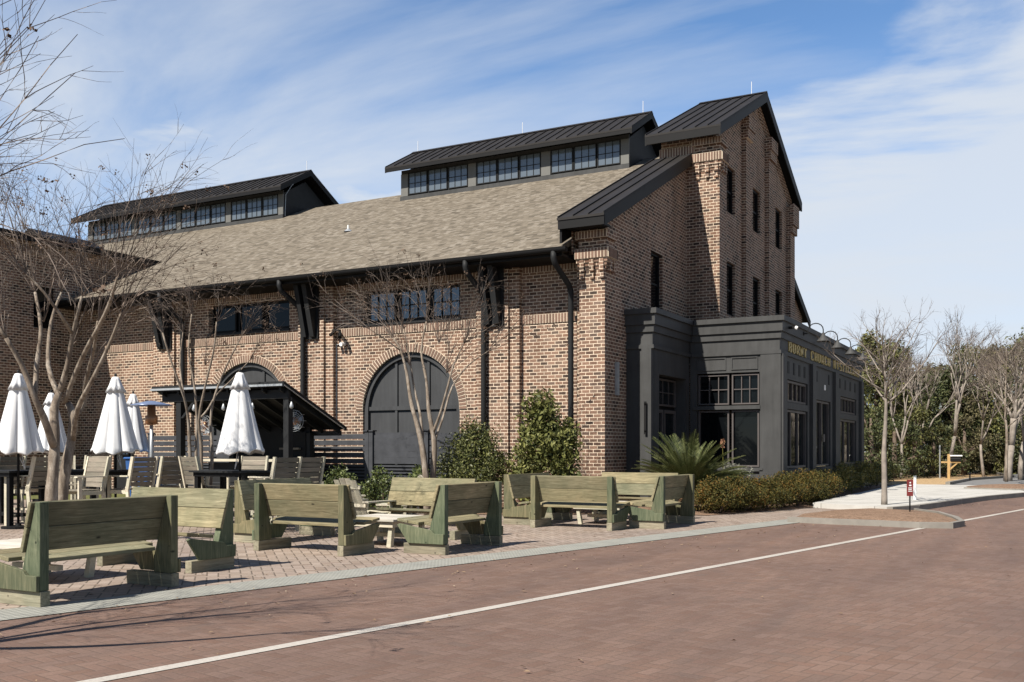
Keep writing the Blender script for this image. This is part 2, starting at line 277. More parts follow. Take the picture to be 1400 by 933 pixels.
# ------------------------------------------------------------------ helpers: mesh
class MB:
    def __init__(s): s.v = []; s.f = []
    def quad(s, *p):
        b = len(s.v); s.v += [tuple(q) for q in p]; s.f.append(tuple(range(b, b + len(p))))
    def box(s, x0, x1, y0, y1, z0, z1):
        b = len(s.v); s.v += [(x, y, z) for z in (z0, z1) for y in (y0, y1) for x in (x0, x1)]
        s.f += [tuple(b + i for i in q) for q in ((0, 2, 3, 1), (4, 5, 7, 6), (0, 1, 5, 4), (2, 6, 7, 3), (0, 4, 6, 2), (1, 3, 7, 5))]
    def hexa(s, lo, hi):      # two matching quads
        b = len(s.v); n = len(lo); s.v += [tuple(q) for q in lo] + [tuple(q) for q in hi]
        s.f.append(tuple(b + i for i in reversed(range(n)))); s.f.append(tuple(b + n + i for i in range(n)))
        for i in range(n): j = (i + 1) % n; s.f.append((b + i, b + j, b + n + j, b + n + i))
    def prism_x(s, poly, x0, x1): s.hexa([(x0, y, z) for y, z in poly], [(x1, y, z) for y, z in poly])
    def prism_y(s, poly, y0, y1): s.hexa([(x, y0, z) for x, z in poly], [(x, y1, z) for x, z in poly])
    def prism_z(s, poly, z0, z1): s.hexa([(x, y, z0) for x, y in poly], [(x, y, z1) for x, y in poly])
    def tube(s, pts, rad, n=6, cap=True):
        pts = [Vector(p) for p in pts]; m = len(pts)
        if isinstance(rad, (int, float)): rad = [rad] * m
        rings = []; up = None
        for i, p in enumerate(pts):
            d = (pts[min(i + 1, m - 1)] - pts[max(i - 1, 0)]).normalized()
            if up is None: up = Vector((0, 0, 1)) if abs(d.z) < .9 else Vector((1, 0, 0))
            a = d.cross(up);  a = a.normalized() if a.length > 1e-5 else d.orthogonal().normalized()
            c = a.cross(d).normalized(); up = c
            b = len(s.v); rings.append(b)
            for q in range(n):
                t = 2 * math.pi * q / n; s.v.append(tuple(p + rad[i] * (math.cos(t) * a + math.sin(t) * c)))
        for i in range(m - 1):
            for q in range(n): r = (q + 1) % n; s.f.append((rings[i] + q, rings[i] + r, rings[i + 1] + r, rings[i + 1] + q))
        if cap: s.f.append(tuple(rings[0] + q for q in reversed(range(n)))); s.f.append(tuple(rings[-1] + q for q in range(n)))
    def lathe(s, prof, n=16, c=(0, 0), mod=None):
        rings = []
        for r, z in prof:
            b = len(s.v); rings.append(b)
            for q in range(n):
                t = 2 * math.pi * q / n; rr = r if mod is None else mod(r, z, t); s.v.append((c[0] + rr * math.cos(t), c[1] + rr * math.sin(t), z if not isinstance(z, tuple) else z[0]))
        for i in range(len(prof) - 1):
            for q in range(n): r = (q + 1) % n; s.f.append((rings[i] + q, rings[i] + r, rings[i + 1] + r, rings[i + 1] + q))
    def build(s, name, mat, parent=None, root=None, smooth=False, kind=None, bevel=0):
        me = bpy.data.meshes.new(name); off = Vector(root.location) if root is not None else Vector((0, 0, 0))
        v = s.v if off.length == 0 else [(a - off.x, b - off.y, c - off.z) for a, b, c in s.v]
        me.from_pydata(v, [], s.f); me.materials.append(mat)
        if smooth:
            for p in me.polygons: p.use_smooth = True
        me.update(); o = bpy.data.objects.new(name, me); C.objects.link(o)
        if parent is not None: o.parent = parent
        if kind: o['kind'] = kind
        if bevel:
            b = o.modifiers.new('bevel', 'BEVEL'); b.width = bevel; b.segments = 1; b.limit_method = 'ANGLE'
        return o

def npmesh(name, V, nper, mat, parent=None, smooth=False):
    """V: (N*nper,3) array, consecutive nper verts make one face."""
    V = np.asarray(V, dtype=np.float32).reshape(-1, 3); nf = len(V) // nper
    me = bpy.data.meshes.new(name); me.vertices.add(len(V)); me.vertices.foreach_set('co', V.ravel())
    me.loops.add(len(V)); me.loops.foreach_set('vertex_index', np.arange(len(V), dtype=np.int32))
    me.polygons.add(nf); me.polygons.foreach_set('loop_start', np.arange(0, len(V), nper, dtype=np.int32))
    me.polygons.foreach_set('loop_total', np.full(nf, nper, dtype=np.int32))
    me.materials.append(mat); me.update(calc_edges=True); me.validate()
    o = bpy.data.objects.new(name, me); C.objects.link(o)
    if parent is not None: o.parent = parent
    return o

def thing(name, label, cat, loc=(0, 0, 0), rz=0, group=None):
    o = bpy.data.objects.new(name, None); C.objects.link(o); o.location = loc; o.rotation_euler = (0, 0, rz); o.empty_display_size = .2
    o['label'] = label; o['category'] = cat
    if group: o['group'] = group
    return o
def kids(o): return [c for c in bpy.data.objects if c.parent == o]
KC = {}
def dup(src, loc, rz, label):
    if src.name not in KC: KC[src.name] = [(c, kids(c)) for c in kids(src)]
    r = src.copy(); C.objects.link(r); r.location = loc; r.rotation_euler = (0, 0, rz); r['label'] = label
    for c, gs in KC[src.name]:
        d = c.copy(); C.objects.link(d); d.parent = r
        for g in gs: e = g.copy(); C.objects.link(e); e.parent = d
    return r
def P(px, d, z=0):        # photograph column and depth to a world point
    t = (px - 700) / 1360; return (d * (-.478 + t * .8783), d * (.8783 + t * .478), z)
def G(px, py, z=0): return P(px, (1.5 - z) * 1360 / (py - 615), z)

def sheet(name, poly, z, mat, kind='structure'):
    m = MB(); m.quad(*[(x, y, z) for x, y in poly]); return m.build(name, mat, kind=kind)

# ------------------------------------------------------------------ ground
sheet('ground', [(-400, -200), (400, -200), (400, 700), (-400, 700)], -.05, M['soil'])
Lo = lambda v: -8.1 + .231 * (v - 5.5)
sheet('road', [(Lo(-14) - .3, -14), (30, -14), (30, 43.5), (-8.9, 43.5), (-8.9, 24)], -.004, M['road'])
sheet('plaza', [(-34, -14), (Lo(-14) - .3, -14), (Lo(24.2) - .3, 24.2), (-4.35, 26.4), (-5.5, 27.3), (-34, 27.3)], 0, M['plaza'])
sheet('tactile_strip', [(Lo(-14) - .62, -14), (Lo(-14), -14), (Lo(21.0), 21.0), (Lo(24.0) - .35, 24.0), (Lo(24.0) - .66, 24.0)], .004, M['tactile'])
m = MB(); WL = lambda v: -5.47 + .203 * (v - 4.35)
m.quad((WL(-12) - .065, -12, .001), (WL(-12) + .065, -12, .001), (WL(43) + .065, 43, .001), (WL(43) - .065, 43, .001)); m.build('road_line', M['paint'], kind='structure')
sheet('planting_bed', [(-9.0, 21.9), (-6.9, 21.9), (-5.45, 26.2), (-5.45, 45), (-6.58, 45), (-6.58, 27.48), (-9.1, 27.48), (-9.2, 24.4), (-9.9, 24.4), (-9.9, 23.1)], .012, M['mulch'])
sheet('planting_bed', [(-9.0, 21.9), (-9.9, 23.06), (-13.2, 23.3), (-13.2, 19.6), (-10.2, 19.9)], .014, M['mulch'])
sheet('lawn', [(-13.22, 19.4), (-13.22, 23.45), (-29.9, 23.45), (-29.9, 19.2)], .010, M['grass'])
sheet('asphalt_road', [(-4.6, 47.2), (-2.0, 44.2), (-.2, 43.4), (40, 43.6), (40, 75), (-1, 75), (-2.6, 62)], .02, M['asphalt'])
sheet('straw_verge', [(-6.3, 44), (-4.0, 45.6), (-3.6, 53), (-2.0, 59.5), (-3.0, 66), (-9, 66), (-9, 44)], .03, M['straw'])
m = MB(); pts = [(-4.0, 45.6), (-3.6, 53), (-2.0, 59.5), (-3.0, 66)]
for a, b in zip(pts, pts[1:]): m.hexa([(a[0], a[1], 0), (a[0] + .18, a[1], 0), (b[0] + .18, b[1], 0), (b[0], b[1], 0)], [(a[0], a[1], .14), (a[0] + .18, a[1], .14), (b[0] + .18, b[1], .14), (b[0], b[1], .14)])
m.build('verge_kerb', M['kerb'], kind='structure')
# raised white pavement with its kerb
edge = [(-4.25, 25.6), (-3.5, 25.2), (-3.05, 26.4), (-2.75, 28.0), (-2.35, 30.2), (-1.85, 32.6), (-1.2, 34.8), (-.75, 36.2), (-.8, 37.0), (-1.3, 39.5), (-2.2, 42.4)]
m = MB(); m.prism_z([(-5.46, 26.3)] + edge + [(-5.46, 42.4)], -.02, .125); m.build('pavement', M['concrete'], kind='structure')
m = MB()
for a, b in zip(edge[1:9], edge[2:9]):
    d = (Vector(b) - Vector(a)).normalized(); n = Vector((d.y, -d.x)) * .15
    m.hexa([(a[0], a[1], -.02), (a[0] + n.x, a[1] + n.y, -.02), (b[0] + n.x, b[1] + n.y, -.02), (b[0], b[1], -.02)], [(a[0], a[1], .132), (a[0] + n.x, a[1] + n.y, .132), (b[0] + n.x, b[1] + n.y, .132), (b[0], b[1], .132)])
m.build('pavement_kerb', M['kerb'], kind='structure')
# islands
def island(name, poly, h, kerbrange):
    m = MB(); c = Vector((sum(p[0] for p in poly) / len(poly), sum(p[1] for p in poly) / len(poly))); n = len(poly)
    sub = [tuple(Vector(p) * .55 + c * .45) for p in poly]
    for i in range(n):
        j = (i + 1) % n; a, b = poly[i], poly[j]; e, f = sub[i], sub[j]
        m.quad((a[0], a[1], h * .65), (b[0], b[1], h * .65), (f[0], f[1], h * 1.25), (e[0], e[1], h * 1.25))
    m.quad(*[(x, y, h * 1.25) for x, y in sub]); m.build(name, M['mulch'], kind='structure')
    m = MB()
    for i in kerbrange:
        j = (i + 1) % n; a = Vector(poly[i]); b = Vector(poly[j]); oa = (a - c).normalized() * .12; ob = (b - c).normalized() * .12
        m.hexa([(*a, -.02), (*(a + oa), -.02), (*(b + ob), -.02), (*b, -.02)][::-1], [(*a, h), (*(a + oa), h), (*(b + ob), h), (*b, h)][::-1])
    m.build('island_kerb', M['kerb'], kind='structure')
island('mulch_island', [(-4.75, 20.9), (-3.9, 20.75), (-3.1, 20.7), (-2.3, 20.55), (-1.75, 20.75), (-1.62, 21.4), (-1.85, 22.6), (-2.3, 24.2), (-2.9, 25.2), (-3.9, 25.5), (-4.5, 24.6), (-4.9, 22.6)], .11, [0, 1, 2, 3, 4, 5, 6, 7])
island('mulch_island', [(-2.7, 38.6), (-1.2, 37.9), (-.2, 38.3), (.3, 40), (.1, 43), (-1.8, 43.2), (-3.0, 41)], .17, [0, 1, 2, 3])

# ------------------------------------------------------------------ the brick building
B = thing('brick_building', 'large brown brick hall with shingle roof, dark clerestories, stepped gable tower and charcoal shopfront', 'building', (-20, 30, 0))
def bb(m, name, mat, parent=None, **k): return m.build(name, mat, parent or B, root=B, **k)
V0 = 23.5            # recessed wall plane
def wallplane(m, ax, c, a0, a1, lo, hi, ops, depth, outsign):
    """wall on plane ax=c ('v': faces -Y, 'u': faces +X). ops: (b0,b1,zlo(a),zhi(a),arc). hi: function a -> z"""
    cuts = {a0, a1}
    for o in ops:
        b0, b1 = o[0], o[1]; cuts |= {max(a0, b0), min(a1, b1)}
        if o[4]:
            for i in range(1, 24): cuts.add((b0 + b1) / 2 - (b1 - b0) / 2 * math.cos(math.pi * i / 24))
    cuts |= set(x for x in getattr(hi, 'k', []) if a0 < x < a1)
    cuts = sorted(cuts)
    def pt(a, z, d=0): return (a, c + d, z) if ax == 'v' else (c - d, a, z)
    def q(a, b, z0a, z1a, z0b, z1b):
        p = [pt(a, z0a), pt(b, z0b), pt(b, z1b), pt(a, z1a)]; m.quad(*p)
    for a, b in zip(cuts, cuts[1:]):
        mid = (a + b) / 2; here = sorted([o for o in ops if o[0] < mid < o[1]], key=lambda o: o[2](mid))
        ca, cb_ = lo, lo
        for o in here:
            q(a, b, ca, o[2](a), cb_, o[2](b)); ca, cb_ = o[3](a), o[3](b)
            m.quad(pt(a, ca), pt(b, cb_), pt(b, cb_, depth), pt(a, ca, depth))          # head reveal
            m.quad(pt(a, o[2](a), depth), pt(b, o[2](b), depth), pt(b, o[2](b)), pt(a, o[2](a)))
        q(a, b, ca, hi(a), cb_, hi(b))
    for o in ops:
        for e in (o[0], o[1]):
            z0, z1 = o[2](e), o[3](e); m.quad(pt(e, z0), pt(e, z0, depth), pt(e, z1, depth), pt(e, z1))
def rect(b0, b1, z0, z1): return (b0, b1, lambda a: z0, lambda a: z1, False)
def arch(c, r, z0, zs): return (c - r, c + r, lambda a: z0, lambda a: zs + math.sqrt(max(0, r * r - (a - c) ** 2)), True)
HI = lambda a: 6.75
m = MB()
wins = [(-17.72, -14.42, 5.16, 6.1), (-23.92, -20.55, 5.2, 6.1)]
arcs = [(-16.1, 1.66, 2.62), (-22.25, 1.66, 2.58)]
wallplane(m, 'v', V0, -30, -10.4, -.1, HI, [rect(*w_) for w_ in wins] + [arch(c, r, -.05, z) for c, r, z in arcs] + [rect(-28.4, -27.4, -.05, 2.25)], .22, -1)
bb(m, 'wall', M['brick'])
# pilasters with stepped grooves
for uc in (-13.2, -19.45, -25.65):
    m = MB(); m.box(uc - .62, uc + .72, 23.34, 23.499, -.1, 6.7); m.box(uc - .34, uc + .42, 23.26, 23.339, -.1, 6.7); bb(m, 'pilaster', M['brick'])
# corner pillar
m = MB(); m.box(-10.6, -9.9, 23.07, 23.6, -.1, 7.2); m.box(-10.78, -10.6, 23.3, 23.52, -.1, 6.55); bb(m, 'corner_pillar', M['brick'])
# soldier course bands from single bricks, backed with mortar
def soldier_v(m, mm, u0, u1, z0, z1, v, th=.012):
    n = max(1, round((u1 - u0) / .089)); s = (u1 - u0) / n
    mm.box(u0, u1, v - th + .006, v + .02, z0, z1)
    for i in range(n): m.box(u0 + i * s + .011, u0 + (i + 1) * s - .011, v - th, v + .01, z0 + .008, z1 - .008)
def soldier_u(m, mm, v0, v1, z0, z1, u, th=.012):
    n = max(1, round((v1 - v0) / .089)); s = (v1 - v0) / n
    mm.box(u - .02, u + th - .006, v0, v1, z0, z1)
    for i in range(n): m.box(u - .01, u + th, v0 + i * s + .011, v0 + (i + 1) * s - .011, z0 + .008, z1 - .008)
for u0, u1 in ((-12.46, -10.8), (-18.7, -13.84), (-25.0, -20.1), (-30, -26.3)):
    for z0, z1, th in ((4.84, 5.08, .03), (6.2, 6.42, .012)):
        m, mm = MB(), MB(); soldier_v(m, mm, u0, u1, z0, z1, V0, th); o_ = bb(m, 'soldier_course', M['brick1']); bb(mm, 'mortar_bed', M['mortar'], o_)
# arches: ring of bricks, painted door panels set back
for c, r, zs in arcs:
    m, mm = MB(), MB(); n = 58; RR = r + .24
    for i in range(n):
        a0 = math.pi * i / n; a1 = math.pi * (i + 1) / n; g = .07 / RR / 2 * .25
        def pp(rr, a, v): return (c + rr * math.cos(a), v, zs + rr * math.sin(a))
        mm.hexa([pp(r, a0, 23.51), pp(RR, a0, 23.51), pp(RR, a1, 23.51), pp(r, a1, 23.51)], [pp(r, a0, 23.478), pp(RR, a0, 23.478), pp(RR, a1, 23.478), pp(r, a1, 23.478)])
        b0 = a0 + .008; b1 = a1 - .008
        m.hexa([pp(r + .01, b0, 23.5), pp(RR - .01, b0, 23.5), pp(RR - .01, b1, 23.5), pp(r + .01, b1, 23.5)], [pp(r + .01, b0, 23.468), pp(RR - .01, b0, 23.468), pp(RR - .01, b1, 23.468), pp(r + .01, b1, 23.468)])
    a = bb(m, 'arch_ring', M['brick1']); bb(mm, 'mortar_bed', M['mortar'], a)
    m = MB(); poly = [(c + r * math.cos(math.pi * i / 30), zs + r * math.sin(math.pi * i / 30)) for i in range(31)] + [(c - r, -.05), (c + r, -.05)]
    m.prism_y(poly, 23.66, 23.72); door = bb(m, 'arched_door', M['arch'])
    m = MB()
    for i in range(30):
        a0 = math.pi * i / 30; a1 = math.pi * (i + 1) / 30; q_ = r - .14
        f = lambda rr, a, v: (c + rr * math.cos(a), v, zs + rr * math.sin(a))
        m.hexa([f(q_, a0, 23.66), f(r, a0, 23.66), f(r, a1, 23.66), f(q_, a1, 23.66)], [f(q_, a0, 23.56), f(r, a0, 23.56), f(r, a1, 23.56), f(q_, a1, 23.56)])
    m.box(c - r, c - r + .14, 23.56, 23.66, 0, zs); m.box(c + r - .14, c + r, 23.56, 23.66, 0, zs)
    for x in (c - r / 3, c + r / 3): m.box(x - .04, x + .04, 23.61, 23.66, 0, zs + r * .92)
    m.box(c - r + .14, c + r - .14, 23.60, 23.66, zs + .02, zs + .13); m.box(c - r + .14, c + r - .14, 23.60, 23.66, 1.1, 1.2)
    bb(m, 'door_frame', M['arch'], door)
    for x in (c - .09, c + .05): m = MB(); m.box(x, x + .04, 23.52, 23.60, 1.25, 1.65); bb(m, 'handle', M['black'], door)
# generic framed window with muntins; 'v' faces -Y, 'u' faces +X
def window(ax, c, a0, a1, z0, z1, nx, nz, fmat, pmat, fw=.05, mw=.022, dep=.06, name='window'):
    m = MB(); p = MB()
    def bx(A0, A1, Z0, Z1, d0, d1, t=m):
        if ax == 'v': t.box(A0, A1, c - d1, c - d0, Z0, Z1)
        else: t.box(c + d0, c + d1, A0, A1, Z0, Z1)
    bx(a0, a0 + fw, z0, z1, 0, dep); bx(a1 - fw, a1, z0, z1, 0, dep); bx(a0 + fw, a1 - fw, z0, z0 + fw, 0, dep); bx(a0 + fw, a1 - fw, z1 - fw, z1, 0, dep)
    for i in range(1, nx): x = a0 + fw + (a1 - a0 - 2 * fw) * i / nx; bx(x - mw / 2, x + mw / 2, z0 + fw, z1 - fw, 0, dep * .7)
    for i in range(1, nz): z = z0 + fw + (z1 - z0 - 2 * fw) * i / nz; bx(a0 + fw, a1 - fw, z - mw / 2, z + mw / 2, 0, dep * .65)
    bx(a0 + fw * .5, a1 - fw * .5, z0 + fw * .5, z1 - fw * .5, -.01, .012, p)
    o = bb(m, name, fmat); bb(p, 'pane', pmat, o); return o
for k_, (u0, u1, z0, z1) in enumerate(wins):
    m = MB(); m.box(u0, u1, 23.72, 23.78, z0 - .05, z1 + .05); bb(m, 'window_backing', M['black'])
    w3 = (u1 - u0) / 3
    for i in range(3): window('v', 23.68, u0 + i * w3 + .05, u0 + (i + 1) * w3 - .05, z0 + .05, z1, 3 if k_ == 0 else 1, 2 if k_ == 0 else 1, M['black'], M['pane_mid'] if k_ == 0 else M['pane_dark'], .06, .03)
    m = MB(); m.box(u0 - .03, u1 + .03, 23.44, 23.66, z0 - .06, z0 + .02); bb(m, 'window_sill', M['dark'])
m = MB(); m.box(-28.4, -27.4, 23.62, 23.68, 0, 2.25); bb(m, 'side_door', M['dark'])
window('v', 23.60, -28.1, -27.7, 1.3, 1.9, 2, 2, M['black'], M['pane_mid'])
# main roof
def roofz(v): return 6.6 + .47 * (v - 22.5)
m = MB(); T = .14
m.hexa([(-46, 22.5, roofz(22.5) - T), (-10.83, 22.5, roofz(22.5) - T), (-10.83, 34.3, roofz(34.3) - T), (-46, 34.3, roofz(34.3) - T)], [(-46, 22.5, roofz(22.5)), (-10.83, 22.5, roofz(22.5)), (-10.83, 34.3, roofz(34.3)), (-46, 34.3, roofz(34.3))])
m.hexa([(-46, 34.3, roofz(34.3) - T), (-10.0, 34.3, roofz(34.3) - T), (-10.0, 46.1, roofz(22.5) - T), (-46, 46.1, roofz(22.5) - T)], [(-46, 34.3, roofz(34.3)), (-10.0, 34.3, roofz(34.3)), (-10.0, 46.1, roofz(22.5)), (-46, 46.1, roofz(22.5))])
bb(m, 'shingle_roof', M['shingle'])
m = MB(); m.box(-30, -10.8, 22.52, 23.6, 6.36, 6.42); m.box(-30, -10.8, 22.46, 22.52, 6.36, 6.585); bb(m, 'soffit', M['black'])
m = MB(); n = 9; pr = [(22.35 + .085 * math.cos(math.pi + math.pi * i / n), 6.52 + .10 * math.sin(math.pi + math.pi * i / n)) for i in range(n + 1)] + [(22.44, 6.55), (22.26, 6.55)]
m.prism_x(pr, -30, -10.62); bb(m, 'gutter', M['black'])
for ua, ub in ((-10.98, -10.88), (-13.56, -13.52), (-19.93, -19.78), (-24.88, -24.78)):
    m = MB(); vb = 23.15; e = .25 if ua > -11.5 else .4
    ub = ub + (.0 if ua > -11.5 else .05)
    m.tube([(ua, 22.35, 6.46), (ua, 22.35, 6.3), (ua + .01, 22.40, 6.17), (ub - .02, vb - .08, 5.72), (ub, vb, 5.58), (ub, vb, 4.6), (ub, vb, 3), (ub, vb, .1)], .075, 10)
    d_ = bb(m, 'downspout', M['dark'], smooth=True)
    m = MB()
    for z in (5.1, 2.4): m.box(ub - .08, ub + .08, vb - .02, 23.33, z, z + .04)
    bb(m, 'strap', M['dark'], d_)
# timber brackets
for uc in (-13.2, -19.5, -25.62):
    m = MB()
    for o_ in (-.17, .13):
        m.prism_x([(23.24, 4.82), (23.10, 4.86), (22.72, 6.36), (22.98, 6.36), (23.24, 5.5)], uc + o_ - .06, uc + o_ + .10)
    m.box(uc - .30, uc + .30, 23.2, 23.34, 4.8, 6.36); bb(m, 'roof_bracket', M['dark'])
# security cameras and conduit
m = MB(); m.box(-18.75, -18.55, 23.3, 23.49, 5.0, 5.06); m.tube([(-18.7, 23.35, 5.02), (-18.62, 23.15, 4.9), (-18.6, 23.05, 4.86)], .05, 8); m.tube([(-18.55, 23.35, 5.0), (-18.35, 23.2, 4.88), (-18.3, 23.1, 4.78)], .055, 8); sc_ = bb(m, 'security_camera', M['black'])
m = MB(); m.tube([(-18.42, 23.48, 4.62), (-18.42, 23.3, 4.6)], .06, 10); bb(m, 'dome', M['white'], sc_)
m = MB(); m.tube([(-18.72, 23.475, 4.62), (-18.72, 23.475, 2.1)], .014, 6); m.tube([(-18.72, 23.475, 4.62), (-18.42, 23.475, 4.62)], .014, 6); bb(m, 'conduit', M['galv'])
# white wall light on the shaded side of the pillar
m = MB(); m.box(-9.9, -9.82, 23.72, 23.84, 2.9, 3.75); bb(m, 'wall_lamp', M['galv'])

# --- end wing with metal roof
m = MB(); U1 = -9.9
sh_top = lambda a: 7.12 + .47 * (a - 22.57)
wallplane(m, 'u', U1, 23.601, 29.35, -.1, sh_top, [rect(26.33, 27.28, 5.35, 7.1)], .15, 1)
m.box(-10.6, -10.3, 23.07, 29.35, 6.3, 6.5)
bb(m, 'gable_wall', M['brick'])
window('u', -10.06, 26.33, 27.28, 5.35, 7.1, 1, 2, M['black'], M['pane_dark'], .07, .05)
def slope_slab(m, u0, u1, v0, v1, zf, th, f=0):
    m.hexa([(u0, v0, zf(v0) - th), (u1, v0, zf(v0) - th), (u1, v1, zf(v1) - th), (u0, v1, zf(v1) - th)], [(u0, v0, zf(v0)), (u1, v0, zf(v0)), (u1, v1, zf(v1)), (u0, v1, zf(v1))])
def seam_roof(name, u0, u1, v0, v1, zf, pitch=.42, th=.06, fascia=.24):
    m = MB(); slope_slab(m, u0, u1, v0, v1, zf, th)
    n = max(1, round((u1 - u0) / pitch)); 
    for i in range(n + 1):
        u = u0 + .02 + (u1 - u0 - .04) * i / n; slope_slab(m, u - .013, u + .013, v0 + .01, v1 - .01, lambda v: zf(v) + .04, .045)
    r_ = bb(m, name, M['metal'])
    return r_
zsh = lambda v: 7.36 + .47 * (v - 22.57)
seam_roof('metal_roof', -10.94, -9.66, 22.45, 29.34, zsh)
m = MB(); slope_slab(m, -9.72, -9.665, 22.5, 29.34, lambda v: zsh(v) - .062, .27); m.box(-10.92, -9.665, 22.47, 22.53, zsh(22.5) - .30, zsh(22.5) - .062); slope_slab(m, -9.9, -9.72, 22.53, 29.34, lambda v: zsh(v) - .25, .03); m.box(-10.9, -9.7, 22.53, 22.95, 7.05, 7.1)
slope_slab(m, -10.9, -10.84, 22.53, 29.34, lambda v: zsh(v) - .062, .6)
bb(m, 'fascia', M['black'])
m = MB(); m.prism_x([(23.06, 6.5), (29.34, 6.5), (29.34, zsh(29.34) - .1), (23.06, zsh(23.06) - .1)], -10.82, -10.78); bb(m, 'parapet_wall', M['brick'])
# corbelled capital helper at pillar tops
def capital(u0, u1, v0, v1, zt, name='pillar_capital'):
    m, mm = MB(), MB()
    s = BH
    # soldier row between two steps, corbels beneath, dentil row above
    e = .10
    def ring(z0, z1, ex):
        mm.box(u0 - ex, u1 + ex, v0 - ex, v1 + .0, z0, z1)
    for i, ex in enumerate((.02, .05, .08)): ring(zt - .56 + i * .085, zt - .56 + (i + 1) * .085 - .002, ex)
    ring(zt - .30, zt - .03, e)
    ring(zt, zt + .20, .03); ring(zt + .20, zt + .40, .10)
    mo = MB(); soldier_v(m, mo, u0 - e, u1 + e, zt - .29, zt - .04, v0 - e, .03); soldier_u(m, mo, v0 - e, v1, zt - .29, zt - .04, u1 + e, .03)
    soldier_v(m, mo, u0 - .08, u1 + .08, zt + .21, zt + .40, v0 - .10, .035)
    c_ = bb(mm, name, M['brick']); bb(m, 'soldier_course', M['brick1'], c_); bb(mo, 'mortar_bed', M['mortar'], c_)
    m = MB()
    for i in range(3):
        u = u0 + .02 + (u1 - u0 - .16) * i / 2; m.box(u, u + .12, v0 - .10, v0, zt - .62, zt - .31); m.box(u + .01, u + .11, v0 - .06, v0, zt - .80, zt - .62)
    for i in range(2):
        v = v0 + .1 + .25 * i; m.box(u1, u1 + .10, v, v + .12, zt - .62, zt - .31)
    bb(m, 'corbel', M['brick'], c_)
capital(-10.58, -9.88, 23.07, 23.6, 6.62)
# raking brick bands under the verge
def rake_u(u, v0, v1, zf, th=.03):
    m = MB()
    for k_, (dz, t) in enumerate(((0, .05), (-.11, .035), (-.22, .02))): slope_slab(m, u - .02, u + t, v0, v1, lambda v: zf(v) + dz, .095)
    return m
bb(rake_u(U1, 23.1, 29.3, lambda v: sh_top(v) - .02), 'rake_course', M['brick'])

# --- tower
U2 = -9.0; VT0, VT1 = 29.35, 39.25; VR = 34.3
zt = lambda v: 13.73 - .483 * abs(v - VR)
tt = lambda a: zt(a) - .2
tt.k = [VR]
m = MB(); rows = [(8.98, 10.47), (5.75, 7.43)]; cols = [(30.63, 31.56), (33.72, 34.7), (36.85, 37.85)]
wallplane(m, 'u', U2, VT0, VT1, -.1, tt, [rect(a, b, z0, z1) for a, b in cols for z0, z1 in rows], .16, 1)
m.quad((-10.7, VT0, 4), (U2, VT0, 4), (U2, VT0, tt(VT0)), (-10.7, VT0, tt(VT0))); m.quad((-10.7, VT1, 4), (U2, VT1, 4), (U2, VT1, tt(VT1)), (-10.7, VT1, tt(VT1)))
m.quad((-10.7, VT0, 6), (-10.7, VR, 6), (-10.7, VR, tt(VR)), (-10.7, VT0, tt(VT0))); m.quad((-10.7, VR, 6), (-10.7, VT1, 6), (-10.7, VT1, tt(VT1)), (-10.7, VR, tt(VR)))
bb(m, 'tower_wall', M['brick'])
for a, b in cols:
    for z0, z1 in rows: window('u', U2 - .15, a, b, z0, z1, 1, 2, M['black'], M['pane_dark'], .07, .05)
for v0, v1, zc in ((29.33, 30.05, None), (32.35, 33.0, 0), (35.35, 36.1, 0), (38.55, 39.27, None)):
    m = MB()
    if zc is None:
        zz = 10.8; m.box(U2 - .6 if v0 < 30 else U2, U2 + .16, v0, v1, -.1, zz)
    else:
        zz = min(zt(v0), zt(v1)) - .3; m.box(U2, U2 + .14, v0, v1, 4, zz); m.box(U2, U2 + .22, v0 - .04, v1 + .04, zz - .75, zz - .45); m.box(U2, U2 + .26, v0 - .08, v1 + .08, zz - .45, zz)
    bb(m, 'tower_pilaster', M['brick'])
capital(-9.58, -8.84, 29.33, 29.9, 10.52)
m = MB(); m.box(-8.84, -8.7, 38.5, 39.4, 10.1, 10.9); m.box(-8.84, -8.76, 38.55, 39.35, 9.8, 10.1); bb(m, 'pillar_capital', M['brick'])
m, mm = MB(), MB(); mm.box(-10.72, -9.6, 29.28, 29.349, 10.33, 10.75); mo = MB(); soldier_v(m, mo, -10.72, -9.6, 10.5, 10.78, 29.27, .03); c_ = bb(mm, 'frieze', M['brick']); bb(mo, 'mortar_bed', M['mortar'], c_); bb(m, 'soldier_course', M['brick1'], c_)
mr = MB()
for dz, t in ((0, .06), (-.11, .045), (-.22, .03)):
    for a, b in ((29.4, VR), (VR, 39.2)): slope_slab(mr, U2 - .02, U2 + t, a, b, lambda v: tt(v) + dz, .095)
bb(mr, 'rake_course', M['brick'])
